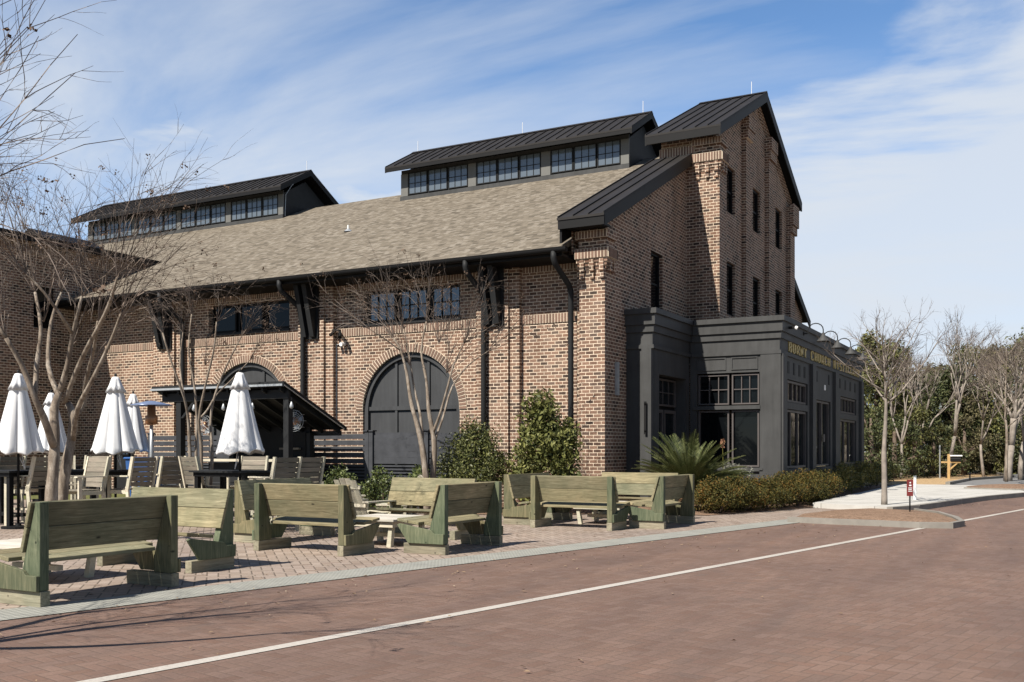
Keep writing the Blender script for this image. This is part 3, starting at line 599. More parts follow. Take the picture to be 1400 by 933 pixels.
def gable_roof(u0, u1, v0, v1, zr, sl, pitch, name='metal_roof', fd=.22):
    VRr = (v0 + v1) / 2; z = lambda v: zr - sl * abs(v - VRr)
    m = MB(); slope_slab(m, u0, u1, v0, VRr, z, .06); slope_slab(m, u0, u1, VRr, v1, z, .06)
    n = max(1, round((u1 - u0) / pitch))
    for i in range(n + 1):
        u = u0 + .02 + (u1 - u0 - .04) * i / n
        slope_slab(m, u - .013, u + .013, v0 + .01, VRr, lambda v: z(v) + .04, .045); slope_slab(m, u - .013, u + .013, VRr, v1 - .01, lambda v: z(v) + .04, .045)
    m.prism_x([(VRr - .14, zr - sl * .14 + .045), (VRr, zr + .06), (VRr + .14, zr - sl * .14 + .045)], u0, u1)
    r_ = bb(m, name, M['metal']); m = MB()
    for e0, e1 in ((u0 + .003, u0 + .06), (u1 - .06, u1 - .003)): slope_slab(m, e0, e1, v0 + .003, VRr, lambda v: z(v) - .062, fd); slope_slab(m, e0, e1, VRr, v1 - .003, lambda v: z(v) - .062, fd)
    m.box(u0 + .06, u1 - .06, v0 + .005, v0 + .06, z(v0) - fd - .03, z(v0) - .03); m.box(u0 + .06, u1 - .06, v1 - .06, v1 - .005, z(v1) - fd - .03, z(v1) - .03)
    slope_slab(m, u0 + .06, u1 - .06, v0 + .06, VRr, lambda v: z(v) - .12, .03); slope_slab(m, u0 + .06, u1 - .06, VRr, v1 - .06, lambda v: z(v) - .12, .03)
    bb(m, 'fascia', M['black'], r_); return r_
gable_roof(-11.05, -8.66, 28.85, 39.75, 13.80, .483, .40, fd=.26)
# far end wing beyond the tower
zs2 = lambda v: 7.36 + .47 * (46.03 - v)
m = MB(); m.prism_x([(39.25, -.1), (45.4, -.1), (45.4, zs2(45.4) - .2), (39.25, zs2(39.25) - .2)], -10.6, -9.9); bb(m, 'far_gable_wall', M['brick'])
m = MB(); slope_slab(m, -10.94, -9.66, 39.26, 46.1, zs2, .06); slope_slab(m, -9.72, -9.665, 39.26, 46.1, lambda v: zs2(v) - .062, .27); bb(m, 'metal_roof', M['black'])
m = MB(); m.box(-45, -10.6, 44.8, 45.0, 0, 6.5); bb(m, 'rear_wall', M['brick'])

# --- clerestories
def clerestory(uw0, uw1, ur0, ur1, groups):
    m = MB(); m.box(uw0, uw1, 32.9, 35.7, 11.2, 12.55); m.prism_x([(32.9, 12.55), (34.3, 13.35), (35.7, 12.55)], uw0, uw1); body = bb(m, 'clerestory_wall', M['dark'])
    m = MB(); m.box(uw0 - .02, uw1 + .02, 32.8, 32.9, 11.42, 11.60); m.box(uw0, uw1, 32.87, 32.9, 12.5, 12.66); bb(m, 'base_flashing', M['shop'])
    for a, b in groups:
        w_ = (b - a) / 3
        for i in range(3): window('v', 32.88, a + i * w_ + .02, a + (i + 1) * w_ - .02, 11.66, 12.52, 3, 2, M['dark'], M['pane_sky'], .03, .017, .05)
    e = [uw0] + [x for g in groups for x in g] + [uw1]
    for a, b in zip(e[::2], e[1::2]): m = MB(); m.box(a, b, 32.84, 32.9, 11.62, 12.5); bb(m, 'wall_panel', M['panel'])
    gable_roof(ur0, ur1, 32.32, 36.28, 13.80, .55, .42, fd=.16)
clerestory(-22.93, -13.17, -23.35, -12.85, [(-22.6, -19.8), (-19.45, -16.65), (-16.27, -13.48)])
clerestory(-41.5, -29.08, -42.1, -28.75, [(-41.15, -38.4), (-38.05, -35.45), (-35.2, -32.4), (-32.1, -29.35)])
def lrod(u, v, z):
    m = MB(); m.tube([(u, v, z), (u, v, z + .42)], .011, 5); bb(m, 'lightning_rod', M['white'])
for u in (-23.1, -18.2, -13.2): lrod(u, 34.3, 13.85)
lrod(-9.2, 34.3, 13.85); lrod(-29.0, 34.3, 13.85)
m = MB(); m.tube([(-21.8, 28, roofz(28)), (-21.8, 28, roofz(28) + .22)], .035, 8); vp = bb(m, 'vent_pipe', M['white']); m = MB(); m.lathe([(.16, roofz(28) - .02), (.045, roofz(28) + .09)], 12, (-21.8, 28)); bb(m, 'flashing', M['galv'], vp)
# lightning cable on the left clerestory gable
m = MB(); m.tube([(-29.06, 34.1, 13.5), (-29.06, 33.4, 13.0), (-29.06, 33.0, 12.5), (-29.06, 32.95, 11.55)], .012, 5); bb(m, 'ground_cable', M['galv'])

# --- left cross wing with parapet
UW = -30.0
m = MB()
wallplane(m, 'u', UW, 17.9, 27.2, -.1, lambda a: 8.45, [rect(21.6, 22.4, 5.6, 7.0)], .15, 1)
wallplane(m, 'v', 17.9, -44, UW, -.1, lambda a: 8.45, [], .15, 1)
m.quad((-44, 17.9, 8.3), (UW, 17.9, 8.3), (UW, 34, 8.3), (-44, 34, 8.3)); bb(m, 'wing_wall', M['brick'])
window('u', UW - .14, 21.6, 22.4, 5.6, 7.0, 1, 2, M['black'], M['pane_dark'], .07, .05)
m = MB(); m.box(-44.3, UW + .35, 17.5, 17.56, 8.4, 8.62); m.box(UW + .3, UW + .35, 17.56, 26.9, 8.4, 8.62); m.box(-44.3, UW + .3, 17.56, 26.9, 8.45, 8.6); bb(m, 'wing_eave', M['black'])
m, mm = MB(), MB(); soldier_u(m, mm, 17.95, 26.2, 8.05, 8.3, UW, .03); bb(m, 'soldier_course', M['brick1']); bb(mm, 'mortar_bed', M['mortar'])
m = MB(); m.box(-35.0, -33.6, 24.8, 27, 8.6, 9.5); bb(m, 'roof_dormer', M['dark'])
m = MB(); m.prism_y([(-35.3, 9.45), (-34.3, 9.95), (-33.3, 9.45)], 24.5, 27.3); bb(m, 'dormer_roof', M['black'])

# --- shopfront
VF = 27.5; UF = -6.6; VE = 40.75
def cornice(m, u0, u1, v, side=1):
    pass
lev = [(5.04, 5.18, .16), (4.76, 5.04, .10), (4.57, 4.76, .05), (4.24, 4.57, .0), (4.14, 4.24, .05)]
m = MB(); mc = MB()
for z0, z1, e in lev:
    e2 = e + .002
    t = mc if e > 0 else m
    # block one return, receding side, main front, long side
    t.box(-9.9, -9.17 + e2, 24.5 - e2, 29.35, z0 + .0015, z1 - .0015)
    t.box(-9.15 + e2, UF + e2, VF - e2, VE + e2, z0, z1)
bb(mc, 'cornice', M['shop'])
m.box(-9.15, UF - .05, VF + .08, VE, 4.98, 5.1)
m.box(-9.9, -9.17, 24.5, 24.62, 0, 4.14); m.box(-9.9, -9.86, 24.62, 27.5, 0, 4.14)
bb(m, 'shopfront', M['shop'])
m = MB(); m.box(-9.44, -9.17, 24.40, 24.498, 0, 4.14); m.box(-9.46, -9.15, 24.37, 24.498, 0, .55)
bb(m, 'shopfront_pilaster', M['shop'])
m = MB(); m.box(-9.34, -9.28, 24.33, 24.36, 1.9, 2.75); m.box(-9.33, -9.29, 24.33, 24.40, 1.95, 2.0); m.box(-9.33, -9.29, 24.33, 24.40, 2.65, 2.7); bb(m, 'door_pull', M['black'])
# receding side facing +X with entrance panels
m = MB(); wallplane(m, 'u', -9.17, 24.6, VF, 0, lambda a: 4.14, [rect(25.0, 27.2, .1, 3.5)], .35, 1); bb(m, 'entrance_wall', M['shop'])
m = MB(); m.box(-9.6, -9.52, 24.9, 27.3, 0, 3.6); bb(m, 'entrance_door', M['black'])
window('u', -9.5, 25.1, 27.1, 2.7, 3.45, 4, 2, M['frame'], M['pane'])
window('u', -9.5, 25.1, 26.05, .3, 2.6, 1, 1, M['frame'], M['pane'], .09); window('u', -9.5, 26.15, 27.1, .3, 2.6, 1, 1, M['frame'], M['pane'], .09)
# front facing -Y
m = MB(); wallplane(m, 'v', VF, -9.15, UF, 0, lambda a: 4.14, [rect(-8.95, -7.15, 2.74, 3.66), rect(-8.95, -7.15, 1.0, 2.62)], .16, 1)
m.box(-7.12, UF + .04, VF - .04, VF - .002, 0, 4.139); m.box(-7.14, UF + .06, VF - .07, VF - .041, 0, .93)
m.box(-9.05, -7.13, VF - .05, VF - .002, 2.63, 2.73); m.box(-9.0, -7.05, VF - .07, VF - .002, .9, .985); m.box(-9.0, -7.3, VF - .03, VF - .002, .45, .75)
bb(m, 'shopfront_wall', M['shop'])
m = MB()
for a, b in ((-8.95, -8.1), (-7.95, -7.2)):
    m.box(a, b, VF - .025, VF - .002, 3.74, 3.77); m.box(a, b, VF - .025, VF - .002, 4.06, 4.09); m.box(a, a + .03, VF - .025, VF - .002, 3.77, 4.06); m.box(b - .03, b, VF - .025, VF - .002, 3.77, 4.06)
bb(m, 'raised_panel', M['shop'])
for a, b in ((-8.92, -8.03), (-7.95, -7.18)):
    window('v', VF + .15, a, b, 2.77, 3.62, 3, 2, M['frame'], M['pane_dark'], .04, .025, .10, 'transom_window')
    window('v', VF + .15, a, b, 1.02, 2.60, 1, 1, M['frame'], M['pane_dark'], .045, .025, .10, 'shop_window')
# long side facing +X
fw_ops = [rect(28.15, 31.05, .95, 2.66), rect(28.15, 31.05, 2.85, 3.5), rect(32.2, 34.6, .95, 3.1), rect(36.4, 39.6, .95, 2.6), rect(36.4, 39.6, 2.8, 3.4)]
m = MB(); wallplane(m, 'u', UF, VF, VE, 0, lambda a: 4.14, fw_ops, .16, 1)
for a, b in ((VF + .001, 27.98), (31.35, 31.85), (35.0, 35.6), (40.2, VE)): m.box(UF + .002, UF + .10, a, b, 0, 4.139)
for a, b in ((28.2, 31.0), (32.3, 34.5), (36.5, 39.5)):
    m.box(UF + .002, UF + .06, a - .1, b + .1, .82, .93)
bb(m, 'street_front', M['shop'])
m = MB()
for a, b in ((28.2, 31.0), (35.9, 39.9)):
    for i in range(4): x = a + (b - a) * (i + .3) / 4; m.box(UF + .001, UF + .012, x, x + .22, 3.66, 4.0)
for x in (32.3, 34.2): m.box(UF + .001, UF + .012, x, x + .2, 3.66, 4.0)
bb(m, 'recessed_slot', M['black'])
def fwin(a, b, z0, z1, nx): window('u', UF - .13, a, b, z0, z1, nx, 1, M['frame'], M['pane'], .06, .06, .08, 'shop_window')
fwin(28.17, 31.03, .97, 2.64, 3); fwin(28.17, 31.03, 2.87, 3.48, 5); fwin(36.42, 39.58, .97, 2.58, 3); fwin(36.42, 39.58, 2.82, 3.38, 5)
fwin(32.22, 33.38, .97, 3.08, 1); fwin(33.42, 34.58, .97, 3.08, 1)
m = MB(); m.box(UF + .0, UF + .03, 33.3, 33.5, 1.75, 2.0); bb(m, 'door_plate', M['frame'])
m = MB(); m.box(UF + .002, UF + .015, 33.5, 33.72, 3.45, 3.62); bb(m, 'notice', M['white'])
# gold serif sign lettering built from strokes
GL = {'B': 'V0 H0t H0m H0b Cu Cl', 'U': 'V0 V1 H0b', 'R': 'V0 H0t H0m Cu Dr', 'N': 'V0 V1 Dn', 'T': 'Vm H0t', 'C': 'V0 H0t H0b', 'H': 'V0 V1 H0m', 'D': 'V0 V1 H0t H0b', 'I': 'Vm', 'S': 'H0t H0m H0b L R', 'L': 'V0 H0b', 'E': 'V0 H0t H0m H0b', 'Y': 'Vl Ya Yb'}
def glyph(m, ch, y, w_, z, h, u0, u1):
    t = h * .12; s = w_ * .30
    def b(a0, a1, c0, c1): m.box(u0, u1, y + a0, y + a1, z + c0, z + c1)
    def serif(c): b(max(-.02, c - s * .9), min(w_ + .02, c + s * .9), 0, t * .6); b(max(-.02, c - s * .9), min(w_ + .02, c + s * .9), h - t * .6, h)
    for k_ in GL[ch].split():
        if k_ == 'V0':
            if ch in 'C': b(0, s, h * .1, h * .9)
            elif ch == 'U': b(0, s, h * .08, h); b(-.02, s * 1.3, h - t * .6, h)
            else: b(0, s, 0, h); serif(s / 2)
        elif k_ == 'V1':
            g = .12 * h if ch == 'D' else 0
            b(w_ - s, w_, g, h - g); 
            if ch != 'D': b(w_ - s * 1.4, w_ + .02, h - t * .6, h)
            if ch == 'H': b(w_ - s * 1.4, w_ + .02, 0, t * .6)
        elif k_ == 'Vm': b(w_ / 2 - s / 2, w_ / 2 + s / 2, 0, h); serif(w_ / 2)
        elif k_ == 'Vl': b(w_ / 2 - s / 2, w_ / 2 + s / 2, 0, h * .5)
        elif k_ == 'H0t': b(0 if ch == 'T' else s * .5, w_ * (.86 if ch in 'BRD' else 1), h - t, h); 
        elif k_ == 'H0m': b(s * .5, w_ * .82, h * .5 - t / 2, h * .5 + t / 2)
        elif k_ == 'H0b': b(s * .5, w_ * (.86 if ch in 'BRD' else 1), 0, t)
        elif k_ == 'Cu': b(w_ - s, w_, h * .54, h - t * .8)
        elif k_ == 'Cl': b(w_ - s, w_, t * .8, h * .48)
        elif k_ == 'L': b(0, s, h * .5, h)
        elif k_ == 'R': b(w_ - s, w_, 0, h * .5)
        else:
            P0, P1 = {'Dr': ((.45, .5), (1, 0)), 'Dn': ((.05, 1), (.95, 0)), 'Ya': ((.1, 1), (.5, .45)), 'Yb': ((.9, 1), (.5, .45))}[k_]
            a0, c0 = y + P0[0] * w_, z + P0[1] * h; a1, c1 = y + P1[0] * w_, z + P1[1] * h; q = s * .5
            m.hexa([(u0, a0 - q, c0), (u0, a0 + q, c0), (u0, a1 + q, c1), (u0, a1 - q, c1)], [(u1, a0 - q, c0), (u1, a0 + q, c0), (u1, a1 + q, c1), (u1, a1 - q, c1)])
    if ch == 'C': b(w_ - s * .6, w_, h * .72, h); b(w_ - s * .6, w_, 0, h * .25)
    if ch in 'EL': b(w_ - s * .5, w_, 0, h * .26)
    if ch in 'ET': b(w_ - s * .4, w_, h * .76, h)
for word, v0, v1 in (('BURNT', 28.5, 30.8), ('CHURCH', 31.44, 34.42), ('DISTILLERY', 35.04, 40.2)):
    n = len(word); p_ = (v1 - v0 + .14) / n; m = MB()
    for i, ch in enumerate(word): glyph(m, ch, v0 + i * p_, p_ - .14, 4.275, .29, UF + .004, UF + .03)
    bb(m, 'sign_lettering', M['gold'])
for v in (30.0, 32.2, 34.5, 36.9, 39.3):
    m = MB(); pts = [(UF + .10, v, 4.93), (UF + .25, v, 4.93)] + [(UF + .45 + .22 * math.cos(a), v, 5.02 + .20 * math.sin(a)) for a in [math.pi * (1 - i / 8) for i in range(9)]] + [(UF + .67, v, 4.9)]
    m.tube(pts, .016, 8); m.tube([(UF + .10, v, 4.93), (UF + .125, v, 4.93)], .055, 10); a_ = bb(m, 'sign_lamp', M['galv'] if False else M['dark'], smooth=True)
    m = MB(); m.lathe([(.035, 4.93), (.05, 4.88), (.09, 4.80), (.19, 4.69), (.195, 4.67), (.18, 4.685), (.03, 4.86)], 18, (UF + .67, v)); bb(m, 'lamp_shade', M['shop'], a_, smooth=True)
m = MB(); m.box(UF + .12, UF + .3, 28.0, 28.08, 4.86, 4.93); fl = bb(m, 'flood_light', M['black']); m = MB(); m.tube([(UF + .3, 28.04, 4.90), (UF + .36, 28.04, 4.87)], .05, 8); bb(m, 'lens', M['white'], fl)

# ------------------------------------------------------------------ green timber benches
def pmesh(mb, name, mat, parent, bevel=.004): return mb.build(name, mat, parent, bevel=bevel)
def make_bench(label):
    t = thing('garden_bench', label, 'bench', (0, 0, 0), 0, 'green timber benches round the low tables'); L = 1.70
    for s_ in (-1, 1):
        x0 = s_ * (L / 2 - .10); x1 = s_ * L / 2; a, b = min(x0, x1), max(x0, x1)
        m = MB(); m.prism_x([(0, .152), (.0, 1.0), (.07, 1.0), (.27, .31), (.27, .152)], a, b); pmesh(m, 'post', M['benchg'], t)
        m = MB(); m.prism_x([(-.012, 0), (.70, 0), (.70, .148), (-.012, .148)], a - .004, b + .004); pmesh(m, 'skid', M['skid'], t)
        o0, o1 = (a - .042, a - .003) if s_ < 0 else (b + .003, b + .042)
        m = MB(); m.prism_x([(.0, .151), (-.004, .30), (.15, .30), (.20, .345), (.75, .43), (.79, .41), (.60, .151)], o0, o1); pmesh(m, 'seat_bracket', M['benchg'], t)
    f = lambda z: .075 + (1.0 - z) * .29
    for i, (z0, z1) in enumerate(((.757, .992), (.512, .749))):
        m = MB(); m.prism_x([(f(z0), z0), (f(z0) + .042, z0 + .01), (f(z1) + .042, z1 + .012), (f(z1), z1)], -L / 2 - (.03 if i else .035), L / 2 + (.03 if i else .02)); pmesh(m, 'back_plank', M['bench'], t)
    for i in range(3):
        y0 = .235 + i * .19; y1 = y0 + .18; g = lambda y: .385 + (y - .2) * .13
        w_ = L / 2 - .105 if i == 0 else L / 2 + .03
        m = MB(); m.prism_x([(y0, g(y0)), (y1, g(y1)), (y1, g(y1) + .042), (y0, g(y0) + .042)], -w_, w_); pmesh(m, 'seat_plank', M['bench'], t)
    return t
bench = make_bench('dark green timber bench nearest the camera, seen from behind at the left edge')
H_ = R(90)
spots = [(-8.45, 7.0, H_, None),
 (-10.0, 9.42, math.pi, 'yellow lit timber bench behind the nearest bench, its end standing towards the road'),
 (-9.6, 11.15, 0, 'pale green bench seen from behind with its right end by the middle low table'),
 (-7.60, 12.8, H_, 'green bench with bright green ends seen from behind, right of the middle low table'),
 (-9.55, 14.75, math.pi, 'yellow green bench facing the road on the far side of the middle low table'),
 (-11.7, 12.9, -H_, 'dark bench mostly hidden behind the pale green bench at the middle low table'),
 (-8.0, 17.0, 0, 'pale bench seen from behind in front of the brick corner pillar'),
 (-6.42, 18.65, H_, 'rightmost green bench beside the russet hedge, turned side on'),
 (-7.9, 20.4, math.pi, 'palest sunlit bench facing the road in front of the sago palm'),
 (-9.72, 18.4, -H_, 'shaded bench turned right in front of the tall olive shrub')]
bench.location = (-8.45, 7.0, 0); bench.rotation_euler = (0, 0, H_)
for x, y, a, lab in spots[1:]: dup(bench, (x, y, 0), a + random.uniform(-.03, .03), lab)

def low_table(loc, label, legs=True):
    t = thing('low_table', label, 'table', (*loc, 0), 0, 'low tables between the green benches')
    for i in range(6):
        m = MB(); m.box(-.55, .55, -.55 + i * .184, -.55 + i * .184 + .178, .40, .435); m.build('top_board', M['tabletop'], t, bevel=.003)
    m = MB(); m.box(-.50, .50, -.50, -.46, .31, .398); m.box(-.50, .50, .46, .50, .31, .398); m.box(-.50, -.46, -.46, .46, .31, .398); m.box(.46, .50, -.46, .46, .31, .398); m.build('apron', M['cream'], t)
    for sx in (-1, 1):
        for sy in (-1, 1):
            m = MB(); m.hexa([(sx * .38 - .04, sy * .40 - .04, 0), (sx * .38 + .04, sy * .40 - .04, 0), (sx * .38 + .04, sy * .40 + .04, 0), (sx * .38 - .04, sy * .40 + .04, 0)], [(sx * .44 - .03, sy * .42 - .04, .398), (sx * .44 + .03, sy * .42 - .04, .398), (sx * .44 + .03, sy * .42 + .04, .398), (sx * .44 - .03, sy * .42 + .04, .398)]); m.build('leg', M['cream'], t)
    m = MB(); m.box(-.4, .4, -.04, .04, .12, .18); m.build('stretcher', M['cream'], t)
    return t
t0 = low_table((-9.35, 12.95), 'grey white low table in the middle ring of green benches')
dup(t0, (-10.35, 7.5, 0), 0, 'grey white low table at the left edge beside the nearest bench')
dup(t0, (-8.0, 18.7, 0), 0, 'low table in the ring of benches nearest the brick pillar')

# ------------------------------------------------------------------ high chairs and high tables
def make_high_chair(label):
    t = thing('high_chair', label, 'chair', (0, 0, 0), 0, 'tall slatted patio chairs')
    for s_ in (-1, 1):
        x0, x1 = (s_ * .29 - .02, s_ * .29 + .02)
        m = MB(); m.box(x0, x1, .24, .31, 0, .985); m.build('leg', M['cream'], t)
        m = MB(); m.hexa([(x0, -.33, 0), (x1, -.33, 0), (x1, -.26, 0), (x0, -.26, 0)], [(x0, -.25, .80), (x1, -.25, .80), (x1, -.18, .80), (x0, -.18, .80)]); m.build('leg', M['cream'], t)
        m = MB(); m.hexa([(x0, -.25, .70), (x1, -.25, .70), (x1, -.17, .70), (x0, -.17, .70)], [(x0, -.40, 1.37), (x1, -.40, 1.37), (x1, -.33, 1.37), (x0, -.33, 1.37)]); m.build('back_post', M['cream'], t)
        m = MB(); m.box(s_ * .29 - .045, s_ * .29 + .045, -.27, .36, .985, 1.01); m.build('armrest', M['cream'], t)
        m = MB(); m.box(x0 + .004, x1 - .004, -.25, .24, .66, .73); m.box(x0 + .008, x1 - .008, -.28, .24, .34, .38); m.build('side_rail', M['cream'], t)
    m = MB(); m.box(-.27, .27, .25, .30, .18, .23); m.build('footrest', M['cream'], t)
    m = MB(); m.box(-.27, .27, .25, .29, .33, .37); m.build('front_rail', M['cream'], t)
    for i in range(5): y = -.20 + i * .098; m = MB(); m.box(-.27, .27, y, y + .088, .735, .757); m.build('seat_slat', M['taupe'], t)
    for i in range(6):
        z = .80 + i * .094; yo = -.245 - (z - .70) * .224
        m = MB(); m.hexa([(-.27, yo + .03, z), (.27, yo + .03, z), (.27, yo + .052, z), (-.27, yo + .052, z)], [(-.27, yo + .01, z + .084), (.27, yo + .01, z + .084), (.27, yo + .032, z + .084), (-.27, yo + .032, z + .084)]); m.build('back_slat', M['taupe'], t)
    return t
def camrot(a): return math.atan2(.478, .8783) + a   # a=0: front points away from the camera; +90 points left
def chairs():
    lst = [(40, 19.4, 75, 'tall chair left of the big bare tree trunks, its arm over the dark table edge'),
     (82, 21.3, 205, 'tall chair partly hidden between the two trunks of the big bare tree'),
     (113, 18.6, 150, 'tall chair right of the big bare tree with its armrest level across the view'),
     (124, 22.4, 176, 'tall chair facing the camera behind the dark table under the third umbrella'),
     (180, 19.2, 62, 'tall slatted chair with wide dark back right of the middle white umbrella'),
     (222, 20.4, 58, 'tall slatted chair overlapping the right side of the widest dark chair back'),
     (279, 20.2, -38, 'tall chair with sunlit slats at the foot of the slender bare tree'),
     (376, 18.3, 52, 'left of the two tall dark backed chairs beneath the shelter, with cream legs showing'),
     (409, 18.8, 52, 'right of the two tall dark backed chairs beneath the shelter'),
     (2, 20.6, 60, 'tall chair cut by the left edge behind the dark table'),
     (338, 20.8, 170, 'tall chair hidden behind the pole of the umbrella by the shelter')]
    c0 = make_high_chair(lst[0][3])
    for i, (px, d, a, lab) in enumerate(lst):
        p = P(px, d); rz = camrot(R(a))
        if i == 0: c0.location = p; c0.rotation_euler = (0, 0, rz)
        else: dup(c0, p, rz, lab)
chairs()
def high_table(loc, label, first=None):
    if first is not None: return dup(first, loc, .0, label)
    t = thing('high_table', label, 'table', loc, 0, 'dark high tables under the umbrellas')
    for i in range(5):
        m = MB(); m.box(-.75, .75, -.45 + i * .18, -.45 + i * .18 + .174, 1.06, 1.095); m.build('top_board', M['dark'], t)
    m = MB(); m.box(-.68, .68, -.40, -.37, .98, 1.058); m.box(-.68, .68, .37, .40, .98, 1.058); m.box(-.68, -.65, -.37, .37, .98, 1.058); m.box(.65, .68, -.37, .37, .98, 1.058); m.build('apron', M['black'], t)
    for sx in (-1, 1):
        for sy in (-1, 1): m = MB(); m.box(sx * .62 - .045, sx * .62 + .045, sy * .34 - .045, sy * .34 + .045, 0, 1.058); m.build('leg', M['black'], t)
    m = MB(); m.box(-.57, .57, -.03, .03, .2, .27); m.build('stretcher', M['black'], t)
    return t
ht = high_table(P(8, 19.6), 'dark high table cut by the left edge under the leftmost umbrella')
high_table(P(136, 20.2), 'dark high table between chairs under the middle white umbrella', ht)
high_table(P(320, 19.4), 'dark high table under the umbrella beside the shelter', ht)
high_table(P(66, 24.6), 'dark high table behind the big bare tree', ht)

def umbrella(loc, H, label, first=None, rz=0):
    if first is not None: return dup(first, loc, rz, label)
    t = thing('patio_umbrella', label, 'umbrella', loc, 0, 'closed white patio umbrellas')
    rnd = random.Random(4); ph = [rnd.uniform(.75, 1.3) for _ in range(8)]
    def mod(r, z, a):
        k_ = ph[int(((a + .39) / (2 * math.pi) * 8)) % 8]
        f = max(0, min(1, (H - .2 - z) / 1.3)); fold = abs(math.cos(4 * a)) ** .6
        return r * (1 - (.06 + f * .15) * (1 - fold) * k_ + .04 * f * math.sin(3 * a + 1) + .015 * f * math.sin(19 * a + z * 3))
    m = MB(); prof = [(.13, H - .22), (.165, H - .38), (.215, H - .58), (.27, H - .80), (.33, H - 1.05), (.39, H - 1.28), (.435, H - 1.44), (.465, H - 1.54), (.455, H - 1.57), (.42, H - 1.52)]
    m.lathe(prof, 96, (0, 0), mod); 
    for i, (x, y, z) in enumerate(m.v):
        if z < H - 1.5: a = math.atan2(y, x); m.v[i] = (x, y, z + .05 * abs(math.sin(4 * a)) + .03 * math.sin(a * 2 + .5))
    m.build('canopy', M['cloth'], t, smooth=True)
    m = MB(); m.lathe([(.012, H - .02), (.06, H - .03), (.085, H - .08), (.12, H - .20), (.185, H - .34), (.175, H - .335), (.10, H - .2)], 64, (0, 0), lambda r, z, a: r * (1 + (.10 * math.cos(8 * a) + .06 * math.sin(3 * a)) * (r > .1))); m.build('vent_cap', M['cloth'], t, smooth=True)
    m = MB(); m.lathe([(.0, H + .05), (.02, H + .04), (.028, H + .01), (.015, H - .03)], 12); m.build('finial', M['dark'], t, smooth=True)
    m = MB(); m.tube([(0, 0, .04), (0, 0, H - .05)], .024, 10); m.build('pole', M['black'], t, smooth=True)
    m = MB(); m.lathe([(0, .09), (.05, .09), (.06, .05), (.30, .04), (.30, 0), (0, 0)], 24); m.build('base', M['black'], t)
    m = MB(); m.tube([(.0, 0, H - 1.2), (.10, .06, H - 1.85), (.0, .02, H - 1.6)], .008, 5); m.build('tie_strap', M['cloth'], t)
    return t
um = umbrella(P(158, 19.9), 2.98, 'closed white umbrella standing free between the big tree and the shelter')
umbrella(P(25, 19.0), 2.98, 'leftmost closed white umbrella near the frame edge', um, .5)
umbrella(P(70, 25.5), 2.98, 'closed white umbrella behind the trunks of the big bare tree', um, 1.1)
umbrella(P(182, 26.0), 2.98, 'closed white umbrella half hidden behind the free standing one', um, 2)
umbrella(P(328, 18.8), 2.98, 'closed white umbrella in front of the dark timber shelter', um, 2.7)

def adirondack(loc, rz, label, first=None):
    if first is not None: return dup(first, loc, rz, label)
    t = thing('adirondack_chair', label, 'chair', loc, rz, 'cream slanted garden chairs')
    for i in range(4):
        x = -.26 + i * .132; top = 1.02 - .03 * abs(i - 1.5)
        m = MB(); m.hexa([(x, -.16, .30), (x + .12, -.16, .30), (x + .12, -.135, .30), (x, -.135, .30)], [(x, -.50, top), (x + .12, -.50, top), (x + .12, -.475, top), (x, -.475, top)]); m.build('back_slat', M['cream'], t)
    for z, y in ((.50, -.285), (.82, -.43)): m = MB(); m.box(-.30, .30, y, y + .035, z, z + .06); m.build('back_rail', M['cream'], t)
    for i in range(5): y = -.12 + i * .115; z = .30 + (y + .12) * .17; m = MB(); m.box(-.27, .27, y, y + .105, z, z + .022); m.build('seat_slat', M['cream'], t)
    for s_ in (-1, 1):
        m = MB(); m.box(s_ * .36 - .07, s_ * .36 + .07, -.35, .42, .58, .605); m.build('armrest', M['cream'], t)
        m = MB(); m.box(s_ * .31 - .02, s_ * .31 + .02, .34, .42, 0, .58); m.build('leg', M['cream'], t)
        m = MB(); m.hexa([(s_ * .29 - .018, -.62, 0), (s_ * .29 + .018, -.62, 0), (s_ * .29 + .018, -.5, 0), (s_ * .29 - .018, -.5, 0)], [(s_ * .29 - .018, .33, .28), (s_ * .29 + .018, .33, .28), (s_ * .29 + .018, .40, .40), (s_ * .29 - .018, .40, .40)]); m.build('leg', M['cream'], t)
    return t
ad = adirondack(P(498, 17.6), camrot(R(-35)), 'cream garden chair seen from behind beyond the pale green bench')
adirondack(P(462, 19.8), camrot(R(-60)), 'cream garden chair whose back peeks above the pale green bench', ad)
adirondack(P(608, 19.6), camrot(R(-75)), 'cream garden chair hidden but for its back beside the forked tree', ad)
t = thing('side_table', 'small cream side table beside the garden chair seen from behind', 'table', P(540, 18.6), .3)
m = MB(); m.box(-.3, .3, -.22, .22, .46, .49); m.build('table_top', M['cream'], t)
for sx in (-1, 1):
    for sy in (-1, 1): m = MB(); m.box(sx * .25 - .025, sx * .25 + .025, sy * .17 - .025, sy * .17 + .025, 0, .46); m.build('leg', M['cream'], t)
m = MB(); m.box(-.22, .22, -.02, .02, .2, .25); m.build('stretcher', M['cream'], t)

